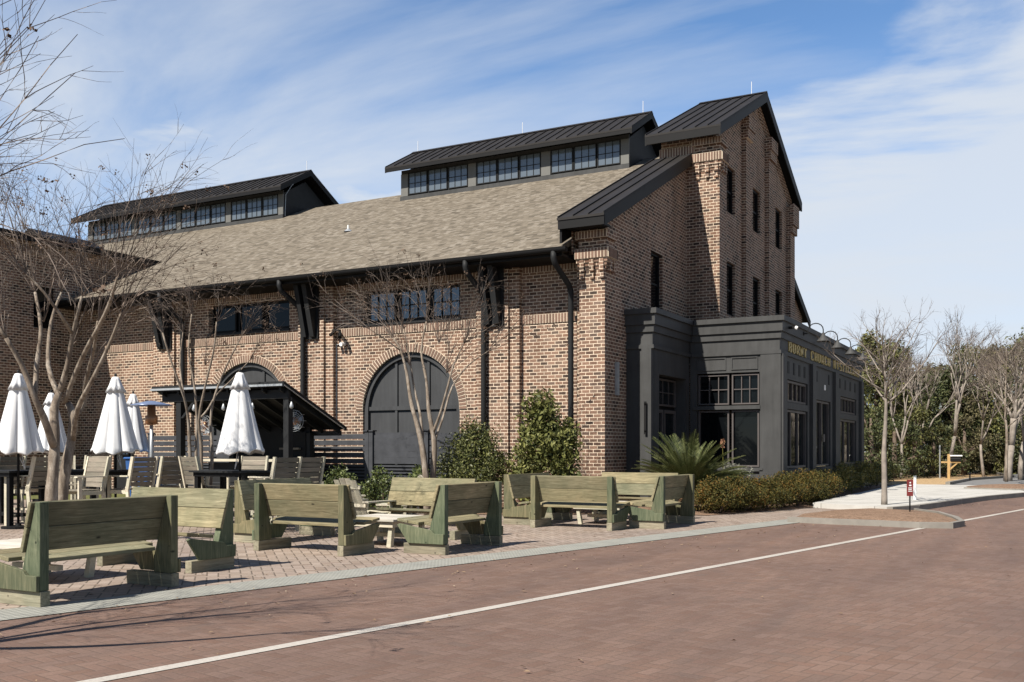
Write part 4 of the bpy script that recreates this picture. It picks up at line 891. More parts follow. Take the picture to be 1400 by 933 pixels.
# ------------------------------------------------------------------ fence and gate
VFN = 20.8
def fence(u0, u1, label, posts, solid=False, name='slat_fence', cat='fence'):
    t = thing(name, label, cat, ((u0 + u1) / 2, VFN, 0)); 
    for k_, z in enumerate((1.78, 1.62, 1.46, 1.30, 1.14)):
        m = MB(); m.box(u0, u1, VFN - .02, VFN + .02, z, z + (.155 if solid else .125)); m.build('top_board', M['fence'], t, root=t)
    m = MB(); z = 1.06
    while z > .15: m.box(u0, u1, VFN - .012, VFN + .012, z, z + .045); z -= .085
    m.build('slat_panel', M['fence'], t, root=t); m = MB(); m.box(u0 + .01, u1 - .01, VFN + .03, VFN + .045, .12, 1.12); m.build('backing_panel', M['black'], t, root=t)
    for u in posts:
        m = MB(); m.box(u - .06, u + .06, VFN - .075, VFN + .045, 0, 1.97); p_ = m.build('post', M['fence'], t, root=t)
        m = MB(); m.box(u - .09, u + .09, VFN - .105, VFN + .075, 1.97, 2.0); m.build('post_cap', M['fence'], p_, root=t)
    return t
fence(-23.5, -15.6, 'long charcoal slat fence running behind the dark shelter to the gate', (-23.5, -21.5, -19.5, -17.4, -15.55))
fence(-15.42, -13.86, 'charcoal gate with tight top boards in front of the large arched door', (-15.42, -13.92), True, 'slat_gate', 'gate')
fence(-13.72, -12.1, 'short charcoal slat fence between the gate and the tall shrubs', (-13.72, -12.1))
m = MB()
# ------------------------------------------------------------------ dark timber shelter
S = thing('timber_shelter', 'dark timber lean-to shelter with sloping roof and bar counter against the fence', 'shelter', (-17.8, 19.2, 0))
def sb(m, n, mat=M['dark'], par=None): return m.build(n, mat, par or S, root=S)
def zr_(v): return 3.10 - (v - 17.95) * .44
for u, v in ((-19.55, 18.25), (-16.0, 18.25), (-19.55, 20.1), (-16.9, 20.1)):
    m = MB(); m.box(u - .08, u + .08, v - .08, v + .08, 0, zr_(v) - .22); sb(m, 'post')
m = MB(); m.box(-20.1, -15.9, 18.14, 18.22, 2.72, 2.93); sb(m, 'front_beam')
m = MB(); m.box(-20.0, -16.0, 20.20, 20.28, 1.86, 1.98); sb(m, 'rear_beam')
m = MB(); slope_slab(m, -20.25, -15.87, 17.95, 20.3, zr_, .05); rf = sb(m, 'roof', M['black'])
m = MB(); slope_slab(m, -15.91, -15.85, 17.95, 20.3, lambda v: zr_(v) + .01, .09); m.box(-20.25, -15.86, 17.93, 17.97, 2.98, 3.11); sb(m, 'roof_edge', M['dark'], rf)
m = MB(); m.box(-20.27, -15.88, 17.90, 17.93, 3.00, 3.05); sb(m, 'drip_edge', M['galv'], rf)
m = MB(); slope_slab(m, -15.87, -15.845, 17.95, 20.2, lambda v: zr_(v) - .075, .02); sb(m, 'drip_edge', M['galv'], rf)
for i in range(8):
    u = -19.95 + i * .56; m = MB(); slope_slab(m, u - .025, u + .025, 18.0, 20.25, lambda v: zr_(v) - .05, .13); sb(m, 'rafter')
m = MB(); m.box(-19.4, -16.6, 18.75, 19.25, 1.20, 1.26); ct = sb(m, 'bar_counter', M['cream']); m = MB(); 
for i in range(6): m.box(-19.3, -16.7, 18.95, 18.99, .15 + i * .17, .15 + i * .17 + .15)
sb(m, 'counter_front', M['dark'], ct)
m = MB(); m.box(-17.9, -16.95, 20.0, 20.08, 0, 1.95); m.box(-18.9, -16.9, 20.12, 20.2, 0, 2.2); sb(m, 'back_panel', M['black'])
for i in range(7): 
    m = MB(); m.box(-19.45, -18.9, 20.2, 20.24, .3 + i * .24, .3 + i * .24 + .2); sb(m, 'rear_board', M['dark'])
for z in (1.5, 1.25, 1.0):
    m = MB(); m.box(-17.75, -17.1, 19.9, 19.995, z, z + .05); sb(m, 'shelf', M['taupe'])
m = MB(); m.hexa([(-19.47, 18.17, 2.3), (-19.47, 18.23, 2.3), (-19.39, 18.23, 2.3), (-19.39, 18.17, 2.3)], [(-19.05, 18.17, 2.72), (-19.05, 18.23, 2.72), (-18.95, 18.23, 2.72), (-18.95, 18.17, 2.72)]); sb(m, 'knee_brace')
def fan(loc, label):
    t = thing('hanging_fan', label, 'fan', loc, 0, 'round fans hung inside the shelter')
    m = MB()
    for k_ in range(5):
        r = .06 + k_ * .05; m.tube([(r * math.cos(a), -.11 + .02 * abs(k_ - 3), r * math.sin(a)) for a in [math.pi * 2 * i / 20 for i in range(21)]], .006, 5)
    for k_ in range(10): a = math.pi * 2 * k_ / 10; m.tube([(0, -.13, 0), (.26 * math.cos(a), -.08, .26 * math.sin(a)), (.26 * math.cos(a), .06, .26 * math.sin(a))], .005, 5)
    m.build('cage', M['galv'], t)
    m = MB(); m.lathe([(0, -.12), (.09, -.10), (.11, 0), (.07, .12), (0, .14)], 16); m.v = [(x, z, y) for x, y, z in m.v]; m.build('motor', M['copper'], t, smooth=True)
    m = MB()
    for k_ in range(4): a = k_ * math.pi / 2 + .3; m.hexa([(.05 * math.cos(a), -.04, .05 * math.sin(a)), (.22 * math.cos(a - .3), -.07, .22 * math.sin(a - .3)), (.22 * math.cos(a + .3), -.01, .22 * math.sin(a + .3)), (.05 * math.cos(a + .4), 0, .05 * math.sin(a + .4))], [(.05 * math.cos(a), -.045, .05 * math.sin(a)), (.22 * math.cos(a - .3), -.075, .22 * math.sin(a - .3)), (.22 * math.cos(a + .3), -.015, .22 * math.sin(a + .3)), (.05 * math.cos(a + .4), -.005, .05 * math.sin(a + .4))])
    m.build('blades', M['galv'], t); m = MB(); m.tube([(0, .05, .1), (0, .05, .55)], .018, 8); m.build('hanger', M['black'], t)
    return t
fa = fan((-18.95, 18.55, 2.12), 'round caged fan hanging near the left post of the shelter')
dup(fa, (-16.2, 18.75, 2.2), .2, 'round caged fan hanging right of the umbrella, beside the right post of the shelter')
def pendant(loc, label, first=None):
    if first is not None: return dup(first, loc, 0, label)
    t = thing('pendant_lamp', label, 'lamp', loc, 0, 'small bulbs hung along the shelter beam'); m = MB(); m.tube([(0, 0, 0), (0, 0, -.10)], .012, 8); m.build('socket', M['black'], t)
    m = MB(); m.lathe([(.018, -.10), (.035, -.15), (.05, -.20), (.045, -.24), (.02, -.265), (0, -.27)], 14); m.build('bulb', M['galv'], t, smooth=True); return t
p0 = pendant((-18.95, 18.12, 2.73), 'bulb hung from the shelter beam above the left fan')
pendant((-17.95, 18.12, 2.73), 'second bulb from the left under the shelter beam', p0); pendant((-17.0, 18.12, 2.73), 'bulb under the shelter beam just left of the white umbrella tip', p0); pendant((-15.78, 18.12, 2.73), 'rightmost bulb at the end of the shelter beam', p0)

# patio heater with wide hood, blue bin
t = thing('patio_heater', 'patio heater with a wide hood tinted like a blue reflection beside the free standing umbrella', 'heater', P(207, 21.5))
m = MB(); m.lathe([(.0, 2.56), (.10, 2.55), (.42, 2.47), (.44, 2.45), (.41, 2.45), (.0, 2.50)], 32); m.build('hood', M['hood_reflection'], t, smooth=True)
m = MB(); m.lathe([(.0, 2.5), (.08, 2.5), (.09, 2.25), (.13, 2.22), (.13, 2.05), (0, 2.03)], 20); m.build('burner', M['copper'], t, smooth=True)
m = MB(); m.tube([(0, 0, .7), (0, 0, 2.1)], .035, 12); m.build('pole', M['galv'], t, smooth=True)
m = MB(); m.lathe([(0, .72), (.23, .70), (.25, .1), (.27, 0), (0, 0)], 24); m.build('tank_cover', M['galv'], t, smooth=True)
t = thing('storage_bin', 'tall blue bin standing against the wall behind the patio heater', 'bin', P(198, 25.5), .2)
m = MB(); m.hexa([(-.28, -.28, .05), (.28, -.28, .05), (.28, .28, .05), (-.28, .28, .05)], [(-.34, -.34, 1.25), (.34, -.34, 1.25), (.34, .34, 1.25), (-.34, .34, 1.25)]); m.build('body', M['blue'], t, bevel=.02)
m = MB(); m.box(-.37, .37, -.38, .38, 1.25, 1.31); m.build('lid', M['blue'], t, bevel=.02)

# ------------------------------------------------------------------ plants
rs = np.random.RandomState(5)
def leaves(cent, rad, n, L, W, up=.3, droop=0):
    """cent (k,3) clump centres, rad clump radius; returns diamond quads (n*4,3)"""
    cent = np.asarray(cent); k_ = rs.randint(0, len(cent), n); g = rs.normal(size=(n, 3)); g /= np.maximum(1, np.linalg.norm(g, axis=1) / 1.9)[:, None]
    rr = np.asarray(rad); rr = rr[k_][:, None] if rr.ndim else rr
    p = cent[k_] + g * rr * .55
    d = rs.normal(size=(n, 3)); d[:, 2] += up; d /= np.linalg.norm(d, axis=1)[:, None]
    e = np.cross(d, rs.normal(size=(n, 3))); e /= np.linalg.norm(e, axis=1)[:, None]
    s_ = (.7 + .6 * rs.rand(n))[:, None]; V = np.empty((n, 4, 3)); a = d * L * s_ / 2; b = e * W * s_ / 2
    V[:, 0] = p - a; V[:, 1] = p + b; V[:, 2] = p + a; V[:, 3] = p - b
    return V.reshape(-1, 3)
def bush(name, label, cat, loc, rx, ry, h, n, L, W, mat, clumps=40, group=None, z0=.05, cr=.2, kind=None, stems=5, shape='round'):
    t = thing(name, label, cat, loc, 0, group)
    c = []
    while len(c) < clumps:
        q = rs.uniform(-1, 1, 3); 
        if np.linalg.norm(q) > 1 or np.linalg.norm(q) < .45: continue
        z = (q[2] + 1) / 2
        wd = (1 - .45 * max(0, z - .4)) if shape == 'round' else (1.05 - .55 * z) * rs.uniform(.7, 1.2)
        c.append((q[0] * rx * wd * rs.uniform(.8, 1.08), q[1] * ry * wd, z0 + cr * .5 + z * (h - z0 - cr)))
    V = leaves(c, cr * rs.uniform(.7, 1.3, len(c)), n, L, W); V[:, 2] = np.maximum(V[:, 2], .02)
    npmesh('foliage', V, 4, mat, t)
    m = MB()
    for i in range(stems):
        q = c[rs.randint(len(c))]; m.tube([(q[0] * .1, q[1] * .1, 0), (q[0] * .5, q[1] * .5, q[2] * .5), q], [.02, .014, .006], 5)
    m.build('stem', M['barkd'], t); return t
bush('olive_shrub', 'tall glossy olive green shrub left of the brick corner pillar', 'shrub', P(742, 23.3), 1.12, .7, 2.8, 9500, .12, .055, M['leaf_mag'], 64, None, .05, .30, shape='loose')
bush('dark_shrub', 'dark green rounded shrub between the forked tree and the olive shrub', 'shrub', P(648, 23.6), .86, .65, 2.28, 16000, .075, .030, M['leaf_wax'], 80, None, .05, .27)
for px, d, h, rx, lab in ((462, 23.2, 1.15, .65, 'low leafy shrub in front of the slat fence, left of the gate'), (523, 22.8, 1.12, .52, 'low leafy shrub in front of the slat gate'), (574, 23.6, 1.12, .32, 'narrow low shrub by the gate post left of the forked tree'), (602, 23.9, .9, .3, 'smallest low shrub just right of the forked tree trunks'), (420, 22.6, .85, .6, 'lowest fence shrub near the right edge of the shelter roof')):
    bush('fence_shrub', lab, 'shrub', P(px, d), rx, .42, h, 2600, .07, .035, M['leaf_small'], 30, 'low shrubs along the slat fence', .03, .17)
hl = ['hedge shrub nearest the rightmost bench', 'second hedge shrub from the rightmost bench', 'third hedge shrub, in front of the sago palm fronds', 'fourth hedge shrub, below the dark shop window', 'fifth hedge shrub, below the shopfront corner', 'sixth hedge shrub, the reddest of the row', 'seventh hedge shrub, next to the last', 'last hedge shrub at the white pavement end of the row', 'hedge shrub set back behind the nearest ones']
hp = [(-6.95, 22.85), (-6.6, 23.75), (-6.3, 24.75), (-6.12, 25.8), (-6.0, 26.9), (-5.98, 28.0), (-5.98, 29.1), (-5.98, 30.1), (-7.0, 24.6)]
for (x, y), lab in zip(hp, hl): bush('hedge_shrub', 'russet green ' + lab, 'shrub', (x, y, 0), .60, .64, .90 + rs.uniform(-.04, .06), 9000, .040, .026, M['leaf_hedge'], 90, 'clipped russet hedge shrubs along the shopfront', .02, .15, stems=3)
for i, (y, lab) in enumerate(((33.2, 'nearest shaded hedge shrub past the shop door'), (35.0, 'second shaded hedge shrub past the shop door'), (36.8, 'third shaded hedge shrub beneath the far shop window'), (38.6, 'yellow green hedge shrub seen left of the young tree trunk'), (40.3, 'yellow green hedge shrub seen right of the young tree trunk'), (42.0, 'farthest yellow green hedge shrub by the shopfront end'))):
    bush('hedge_shrub', lab, 'shrub', (-5.98, y, .1), .55, .85, 1.0, 2200, .05, .03, M['leaf_hedge2'], 30, 'hedge shrubs beyond the shop door', .02, .16, stems=3)
# sago palm
SG = thing('sago_palm', 'wide sago palm with stiff feathery fronds in front of the charcoal shopfront', 'palm', (-7.95, 23.75, 0))
m = MB(); m.lathe([(.20, 0), (.24, .15), (.22, .35), (.16, .5), (0, .55)], 16, (0, 0), lambda r, z, a: r * (1 + .12 * math.sin(9 * a + z * 30))); m.build('trunk', M['barkd'], SG)
def fronds(n, l0, l1, e0, e1, mat, droop, wl=.17):
    V = []; rm = MB()
    for i in range(n):
        az = rs.uniform(0, 2 * math.pi) if n < 20 else i * 2.39996 + rs.uniform(-.2, .2); el = R(rs.uniform(e0, e1)); L = rs.uniform(l0, l1)
        h = np.array([math.cos(az), math.sin(az), 0]); p = np.array([0, 0, .48]) + h * .08; side = np.array([-h[1], h[0], 0]); pts = [p.copy()]; N = 26; ds = []
        for k_ in range(N):
            e = el - droop * (k_ / N) ** 1.5; d = h * math.cos(e) + np.array([0, 0, math.sin(e)]); ds.append(d); p = p + d * L / N; pts.append(p.copy())
        for k_ in range(3, N):
            ww = wl * (math.sin(math.pi * min(1, (k_ - 1) / (N - 1)) ** .8) * .85 + .18); nrm = np.cross(side, ds[k_])
            for sgn in (-1, 1):
                dirv = side * sgn * .80 + ds[k_] * .55 + nrm * (-.30 if nrm[2] < 0 else .30); dirv /= np.linalg.norm(dirv); b = pts[k_]; w_ = ds[k_] * .010
                for off in (0, .5):
                    q = b + ds[k_] * L / N * off; V += [q - w_, q + w_, q + dirv * ww + w_ * .3, q + dirv * ww - w_ * .3]
        rm.tube([tuple(x) for x in pts[::5]] + [tuple(pts[-1])], [.011] + [.008] * (len(pts[::5]) - 1) + [.003], 4)
    npmesh('fronds', np.array(V), 4, mat, SG); rm.build('frond_stems', mat, SG)
fronds(125, 1.25, 1.68, 8, 84, M['palm'], .62, .18)
fronds(18, .7, 1.0, -20, 12, M['palmdead'], .4, .12)
t = thing('flowering_stalk', 'thin stalk with a salmon flower head rising beside the sago palm', 'flower', P(988, 26.3))
m = MB(); m.tube([(0, 0, 0), (.02, 0, .9), (0, 0, 1.55)], [.012, .010, .007], 6); m.build('stalk', M['leaf_hedge2'], t)
V = leaves([(0, 0, 1.60), (0, 0, 1.68), (.01, 0, 1.74)], .05, 110, .06, .03); npmesh('flower', V, 4, simple('salmon petals', (.33, .17, .10), .7, .3, 20), t)
bush('grey_shrub', 'wispy grey green shrub between the sago palm and the shop window', 'shrub', P(1004, 25.6), .5, .4, 1.25, 1500, .09, .014, leafmat('silver leaves', [(.2, (.08, .09, .07)), (.8, (.28, .28, .22))]), 22, None, .05, .15)

# ------------------------------------------------------------------ bare trees
class Tree:
    def __init__(s, seed): s.r = random.Random(seed); s.big = MB(); s.thin = []; s.seeds = []
    def limb(s, pts, r0, r1, n=8):
        pts = [Vector(p) for p in pts]; out = []
        for i in range(len(pts) - 1):       # smooth + jitter
            a = pts[max(i - 1, 0)]; b = pts[i]; c = pts[i + 1]; d = pts[min(i + 2, len(pts) - 1)]
            for k_ in range(3):
                t = k_ / 3; q = .5 * ((2 * b) + (c - a) * t + (2 * a - 5 * b + 4 * c - d) * t * t + (-a + 3 * b - 3 * c + d) * t ** 3); out.append(q)
        out.append(pts[-1]); m = len(out)
        s.big.tube(out, [r0 + (r1 - r0) * i / (m - 1) + s.r.uniform(-.04, .07) * r0 for i in range(m)], n)
    def thinpath(s, p, d, L, r, bend, n=5, jit=.10):
        pts = [p.copy()]
        for i in range(n):
            d = (d + Vector((s.r.gauss(0, jit), s.r.gauss(0, jit), s.r.gauss(0, jit))) + bend * (1 / n)).normalized(); p = p + d * L / n; pts.append(p.copy())
        s.thin.append((pts, r, r * .35)); return pts, d
    def rdir(s, d, ang):
        o = d.orthogonal().normalized(); o.rotate(Matrix.Rotation(s.r.uniform(0, 2 * math.pi), 3, d)); return (d * math.cos(ang) + o * math.sin(ang)).normalized()
    def whips(s, p, d, n, L, r, spread=.5, up=.15, sub=3, heads=.1, droop=0, lvl=2):
        for i in range(n):
            dd = s.rdir(d, abs(s.r.gauss(0, spread))); dd.z += up; dd.normalize(); l = L * s.r.uniform(.6, 1.15)
            pts, de = s.thinpath(p, dd, l, r, Vector((0, 0, -droop * s.r.random())), 6)
            if lvl > 0:
                for k_ in range(sub):
                    q = s.r.randint(2, 5); a = (pts[q + 1] - pts[q]).normalized() if q < 6 else de
                    s.whips(pts[q], s.rdir(a, s.r.uniform(.4, .8)), 1, l * .5, r * .55, .2, up * .5, max(1, sub - 1), heads, droop, lvl - 1)
            if s.r.random() < heads: s.seeds.append(pts[-1])
    def finish(s, t, bark, tw):
        s.big.build('trunk', bark, t, root=t, smooth=True)
        V = []
        for pts, r0, r1 in s.thin:
            n = len(pts); prev = None
            for i, p in enumerate(pts):
                d = (pts[min(i + 1, n - 1)] - pts[max(i - 1, 0)]).normalized(); a = d.orthogonal().normalized(); b = d.cross(a); r = r0 + (r1 - r0) * i / (n - 1)
                ring = [p + r * (math.cos(x) * a + math.sin(x) * b) for x in (0, 2.094, 4.189)]
                if prev:
                    # keep rings matched
                    best = min(range(3), key=lambda q: (ring[q] - prev[0]).length); ring = ring[best:] + ring[:best]
                    for q in range(3): u = (q + 1) % 3; V += [prev[q], prev[u], ring[u], ring[q]]
                prev = ring
        off = Vector(t.location); V = np.array([tuple(v - off) for v in V]); npmesh('twigs', V, 4, tw, t)
        if s.seeds:
            c = [tuple(v - off) for v in s.seeds]; npmesh('seed_heads', leaves(c, .05, 9 * len(c), .035, .028), 4, M['seed'], t)['kind'] = 'stuff'
def Q(px, py, d): return Vector(P(px, d, 1.5 + (615 - py) * d / 1360))
# big multi-stem tree by the nearest bench
D = 15.6; T1 = thing('bare_tree', 'big bare tree with two thick smooth stems behind the nearest bench', 'tree', P(78, D)); tr = Tree(3)
tr.limb([Q(74, 752, D), Q(70, 690, D), Q(73, 640, D), Q(75, 600, D + .1), Q(74, 560, D + .2), Q(82, 535, D + .3)], .108, .05, 10)
tr.limb([Q(84, 752, D + .3), Q(84, 690, D + .3), Q(90, 640, D + .3), Q(98, 600, D + .4), Q(100, 570, D + .4), Q(94, 553, D + .5)], .10, .05, 10)
tr.limb([Q(73, 610, D), Q(60, 572, D - .3), Q(48, 546, D - .5), Q(30, 500, D - .6), Q(8, 462, D - .8)], .06, .03)
tr.limb([Q(48, 546, D - .5), Q(50, 500, D - .3), Q(56, 450, D - .2), Q(48, 400, D)], .042, .02)
tr.limb([Q(99, 572, D + .4), Q(114, 552, D + .7), Q(118, 520, D + .5), Q(128, 480, D), Q(134, 440, D - .5)], .05, .02)
tr.limb([Q(82, 536, D + .3), Q(92, 500, D + .2), Q(100, 455, D + .1), Q(112, 405, D)], .05, .02)
tr.limb([Q(80, 540, D + .3), Q(66, 500, D + .6), Q(70, 440, D + .9), Q(84, 400, D + 1)], .045, .018)
tr.limb([Q(98, 455, D), Q(82, 430, D - .4), Q(60, 400, D - .6), Q(36, 375, D - .7)], .03, .015)
tr.limb([Q(100, 602, D + .4), Q(106, 560, D - .2), Q(126, 520, D - .6), Q(150, 470, D - .8), Q(165, 430, D - 1)], .045, .018)
tr.limb([Q(8, 462, D - .8), Q(-20, 420, D - .8), Q(-40, 380, D - .6)], .03, .018)
tr.limb([Q(88, 550, D + .4), Q(112, 490, D), Q(146, 425, D - .8), Q(160, 380, D - 1.2)], .042, .018)
for px, py, dd, dx, n in ((48, 400, 0, -.2, 9), (134, 440, -.5, .3, 9), (112, 405, 0, .2, 10), (84, 400, 1, -.1, 10), (36, 375, -.7, -.5, 10), (165, 430, -1, .6, 9), (-40, 380, -.6, -.3, 7), (8, 462, -.8, -.4, 7), (160, 380, -1.2, .5, 9), (126, 500, -.4, .5, 5), (60, 440, 0, 0, 6), (100, 470, .2, .3, 6)):
    rgt = Vector((.8783, .478, 0)); tr.whips(Q(px, py, D + dd), (Vector((0, 0, 1)) + rgt * dx).normalized(), n, 2.0, .0085, .5, .12, 4, .05, .35)
tr.finish(T1, M['bark'], M['twig'])
# slender multi stem tree beside the shelter
def multi(label, px, d, stems, knots, seed, L, n, r=.007, heads=.08, droop=.3, group='smooth barked bare trees on the terrace', bark=None):
    t = thing('bare_tree', label, 'tree', P(px, d), 0, group); tr = Tree(seed)
    for pts, r0, r1 in stems: tr.limb([Q(a, b, d + c) for a, b, c in pts], r0, r1, 8)
    for a, b, c, dx, k_ in knots: tr.whips(Q(a, b, d + c), (Vector((0, 0, 1)) + Vector((.8783, .478, 0)) * dx).normalized(), k_ + 2, L, r, .5, .12, 3, heads, droop)
    tr.finish(t, bark or M['bark'], M['twig']); return t
T1['group'] = 'smooth barked bare trees on the terrace'
multi('slender bare tree with five thin stems in front of the dark shelter', 278, 21.6, [
 ([(272, 712, 0), (268, 665, 0), (260, 625, 0), (258, 580, 0), (252, 545, -.2), (236, 500, -.4), (222, 455, -.5)], .05, .014),
 ([(276, 712, .1), (271, 665, .1), (268, 620, .2), (269, 575, .3), (266, 530, .3), (258, 480, .4), (262, 430, .5)], .042, .012),
 ([(280, 712, 0), (276, 660, 0), (275, 610, 0), (272, 575, -.1), (280, 530, -.3), (292, 480, -.4), (296, 440, -.5)], .045, .013),
 ([(284, 712, .2), (288, 660, .2), (290, 620, .2), (288, 575, .3), (294, 540, .3), (310, 500, .4), (330, 460, .6)], .045, .013),
 ([(272, 574, -.1), (284, 560, .1), (296, 540, .4), (318, 518, .6), (342, 492, .8)], .026, .010),
 ([(252, 545, -.2), (246, 500, .2), (250, 455, .4)], .025, .010)],
 [(222, 455, -.5, -.5, 8), (262, 430, .5, 0, 8), (296, 440, -.5, .3, 8), (330, 460, .6, .7, 8), (250, 455, .4, -.2, 7), (342, 492, .8, 1.2, 5), (280, 500, 0, .1, 6)], 11, 1.05, 8)
multi('forked bare tree with curving twigs in front of the large arched door', 588, 22.9, [
 ([(584, 705, 0), (582, 650, 0), (577, 610, 0), (570, 580, 0), (562, 550, .1), (556, 510, .2), (548, 480, .2), (538, 462, .2)], .085, .016),
 ([(593, 705, .2), (592, 650, .2), (594, 610, .2), (591, 588, .2), (586, 560, .2), (583, 520, .3), (576, 480, .4), (583, 440, .4)], .085, .014),
 ([(578, 620, 0), (575, 570, .1), (566, 530, .3), (560, 490, .4), (552, 450, .5)], .038, .012),
 ([(592, 592, .2), (602, 565, 0), (612, 530, -.2), (620, 500, -.3), (634, 470, -.4)], .036, .012),
 ([(595, 600, .2), (606, 570, .4), (618, 530, .6), (640, 500, .8), (668, 480, .9)], .032, .010),
 ([(548, 480, .2), (528, 465, 0), (505, 450, -.2)], .02, .008)],
 [(538, 462, .2, -.7, 9), (583, 440, .4, 0, 9), (552, 450, .5, -.3, 9), (634, 470, -.4, .5, 9), (668, 480, .9, 1.0, 7), (505, 450, -.2, -1.2, 6), (610, 510, 0, .3, 8), (560, 500, .3, -.3, 8), (600, 470, 0, .1, 8)], 21, 1.6, 8, .009, .15, .45)
# tree outside the frame whose shadow falls across the road
multi('bare tree standing beside the road at the far left, its twigs reaching into the picture', -370, 6.6, [
 ([(-380, 950, 0), (-375, 800, 0), (-360, 650, 0), (-340, 480, .1), (-290, 330, .2), (-240, 200, .2)], .10, .028),
 ([(-372, 950, .1), (-350, 700, .2), (-400, 500, .3), (-430, 330, .5), (-420, 180, .5)], .075, .025),
 ([(-360, 650, 0), (-280, 520, -.3), (-200, 400, -.4), (-130, 300, -.4)], .05, .015),
 ([(-350, 600, .1), (-270, 470, .5), (-190, 360, .7), (-120, 250, .9)], .035, .013)],
 [(-240, 200, .2, .5, 8), (-420, 180, .5, -.2, 8), (-130, 300, -.4, 1.2, 6), (-120, 250, .9, 1.0, 7), (-290, 330, .2, .3, 9), (-340, 480, .1, .2, 8), (-400, 500, .3, 0, 8), (-430, 330, .5, -.3, 8)], 31, 1.6, 8, .0065, .03, .3)
# young trees by the road on the right: straight leader with rising branches
def leader(label, px, d, h, hb, n, L, seed, group, r=.055, bark='bark', ang=.75, tw='twig', gz=.1, rt=.012):
    p = P(px, d, gz); t = thing('bare_tree', label, 'tree', p, 0, group); tr = Tree(seed); p = Vector(p)
    pts = [p + Vector((tr.r.gauss(0, .008) * k_, tr.r.gauss(0, .008) * k_, h * k_ / 6)) for k_ in range(7)]; tr.limb(pts, r, rt, 10)
    for i in range(n):
        f = (i + .5) / n; z = hb + (h - hb) * f ** 1.1; q = z / h * 6; a = pts[min(5, int(q))].lerp(pts[min(6, int(q) + 1)], q - int(q)); az = i * 2.4 + tr.r.uniform(-.3, .3); el = tr.r.uniform(ang * .6, ang * 1.2)
        dd = Vector((math.cos(az) * math.cos(el), math.sin(az) * math.cos(el), math.sin(el))); l = L * (1 - .6 * f) * tr.r.uniform(.8, 1.15); rr = max(.008, r * .38 * (1 - .6 * f)); c = a.copy(); bp = [a]
        for k_ in range(4): dd = (dd + Vector((tr.r.gauss(0, .1), tr.r.gauss(0, .1), .13))).normalized(); c = c + dd * l / 4; bp.append(c.copy())
        tr.big.tube(bp, [rr, rr * .8, rr * .6, rr * .45, rr * .3], 5)
        for q in bp[1:]: tr.whips(q, dd, 3, l * .42, min(.007, rr * .3), .6, .1, 3, .0, .1, 1)
    tr.finish(t, M[bark], M[tw]); return t
leader('young bare tree on the mulch island nearest the road', 1209, 24.9, 4.05, 2.5, 18, 1.95, 5, 'young bare trees on the mulch islands', .078, 'barkpale', rt=.014)
leader('young bare tree on the farther mulch island at the right edge', 1376, 41.8, 5.6, 2.2, 18, 2.6, 6, 'young bare trees on the mulch islands', .075, gz=.15)
def oldtree(label, px, d, h, seed, r=.25, lean=0, bark='barkpale', forks=5, sp=.45):
    p = Vector(P(px, d)); t = thing('bare_tree', label, 'tree', p, 0, 'tall bare trees beyond the car park'); tr = Tree(seed)
    def rec(p, d_, L, r, k_):
        pts = [p.copy()]
        for i in range(3): d_ = (d_ + Vector((tr.r.gauss(0, .07), tr.r.gauss(0, .07), .06))).normalized(); p = p + d_ * L / 3; pts.append(p.copy())
        tr.big.tube(pts, [r, r * .88, r * .78, r * .68], 7 if r > .05 else 4)
        if k_ == 0 or r < .018: tr.whips(p, d_, 3, h * .12, .010, .6, .1, 2, 0, .1, 1); return
        for i in range(2 if tr.r.random() < .6 else 3): rec(p, tr.rdir(d_, tr.r.uniform(sp * .5, sp * 1.3)), L * tr.r.uniform(.68, .85), r * tr.r.uniform(.55, .72), k_ - 1)
        if k_ < forks: tr.whips(pts[1], tr.rdir(d_, .7), 1, h * .12, .009, .4, .1, 2, 0, .1, 1)
    rec(p, Vector((lean, 0, 1)).normalized(), h * .27, r, forks); tr.finish(t, M[bark], M['twig'] if bark != 'white' else M['barkpale']); return t
oldtree('tallest pale bare tree rising above the evergreens', 1296, 52, 8.3, 2, .12, -.03, 'barkpale', 5, .4)
oldtree('thick trunked pale bare tree at the right edge', 1378, 47, 6.4, 8, .21, 0, 'barkpale', 6, .5)
oldtree('bare tree with a leaning trunk cut by the right edge', 1396, 49, 7.0, 9, .15, .05, 'barkpale', 6, .45)
oldtree('bare tree between the two right hand pale trees', 1345, 52, 6.6, 12, .09, 0, 'barkpale', 5, .45)
oldtree('slim bare tree just right of the shopfront end', 1232, 50, 6.6, 14, .085, 0, 'barkpale', 4, .4)
oldtree('slim bare tree left of the tallest one', 1262, 54, 6.8, 17, .09, .03, 'barkpale', 4, .4)

# ------------------------------------------------------------------ evergreens beyond
def evergreen(label, px, d, h, wdt, n, mat, clumps=60, seed=1, group='evergreen trees beyond the car park', L=.21, low=.06):
    p = P(px, d); t = thing('evergreen_tree', label, 'tree', p, 0, group); c = []; r_ = []
    for i in range(clumps):
        f = rs.rand() ** .8; ww = wdt / 2 * (math.sin(math.pi * (f * .80 + .16)) ** .7) * rs.uniform(.35, 1.12); a = rs.uniform(0, 2 * math.pi)
        c.append((ww * math.cos(a), ww * math.sin(a), h * (low + (1 - low) * f) - .3)); r_.append(rs.uniform(.35, .85) * wdt / 6)
    npmesh('crown', leaves(c, np.array(r_), n, L, L * .42), 4, mat, t)
    m = MB(); m.tube([(0, 0, -.1), (.05, 0, h * .4), (0, .1, h * .85)], [.18, .13, .05], 7)
    for i in range(7): q = c[rs.randint(len(c))]; m.tube([(0, 0, q[2] * .6), (q[0] * .6, q[1] * .6, q[2] * .85), q], [.06, .04, .015], 5)
    m.build('trunk', M['barkd'], t, smooth=True); return t
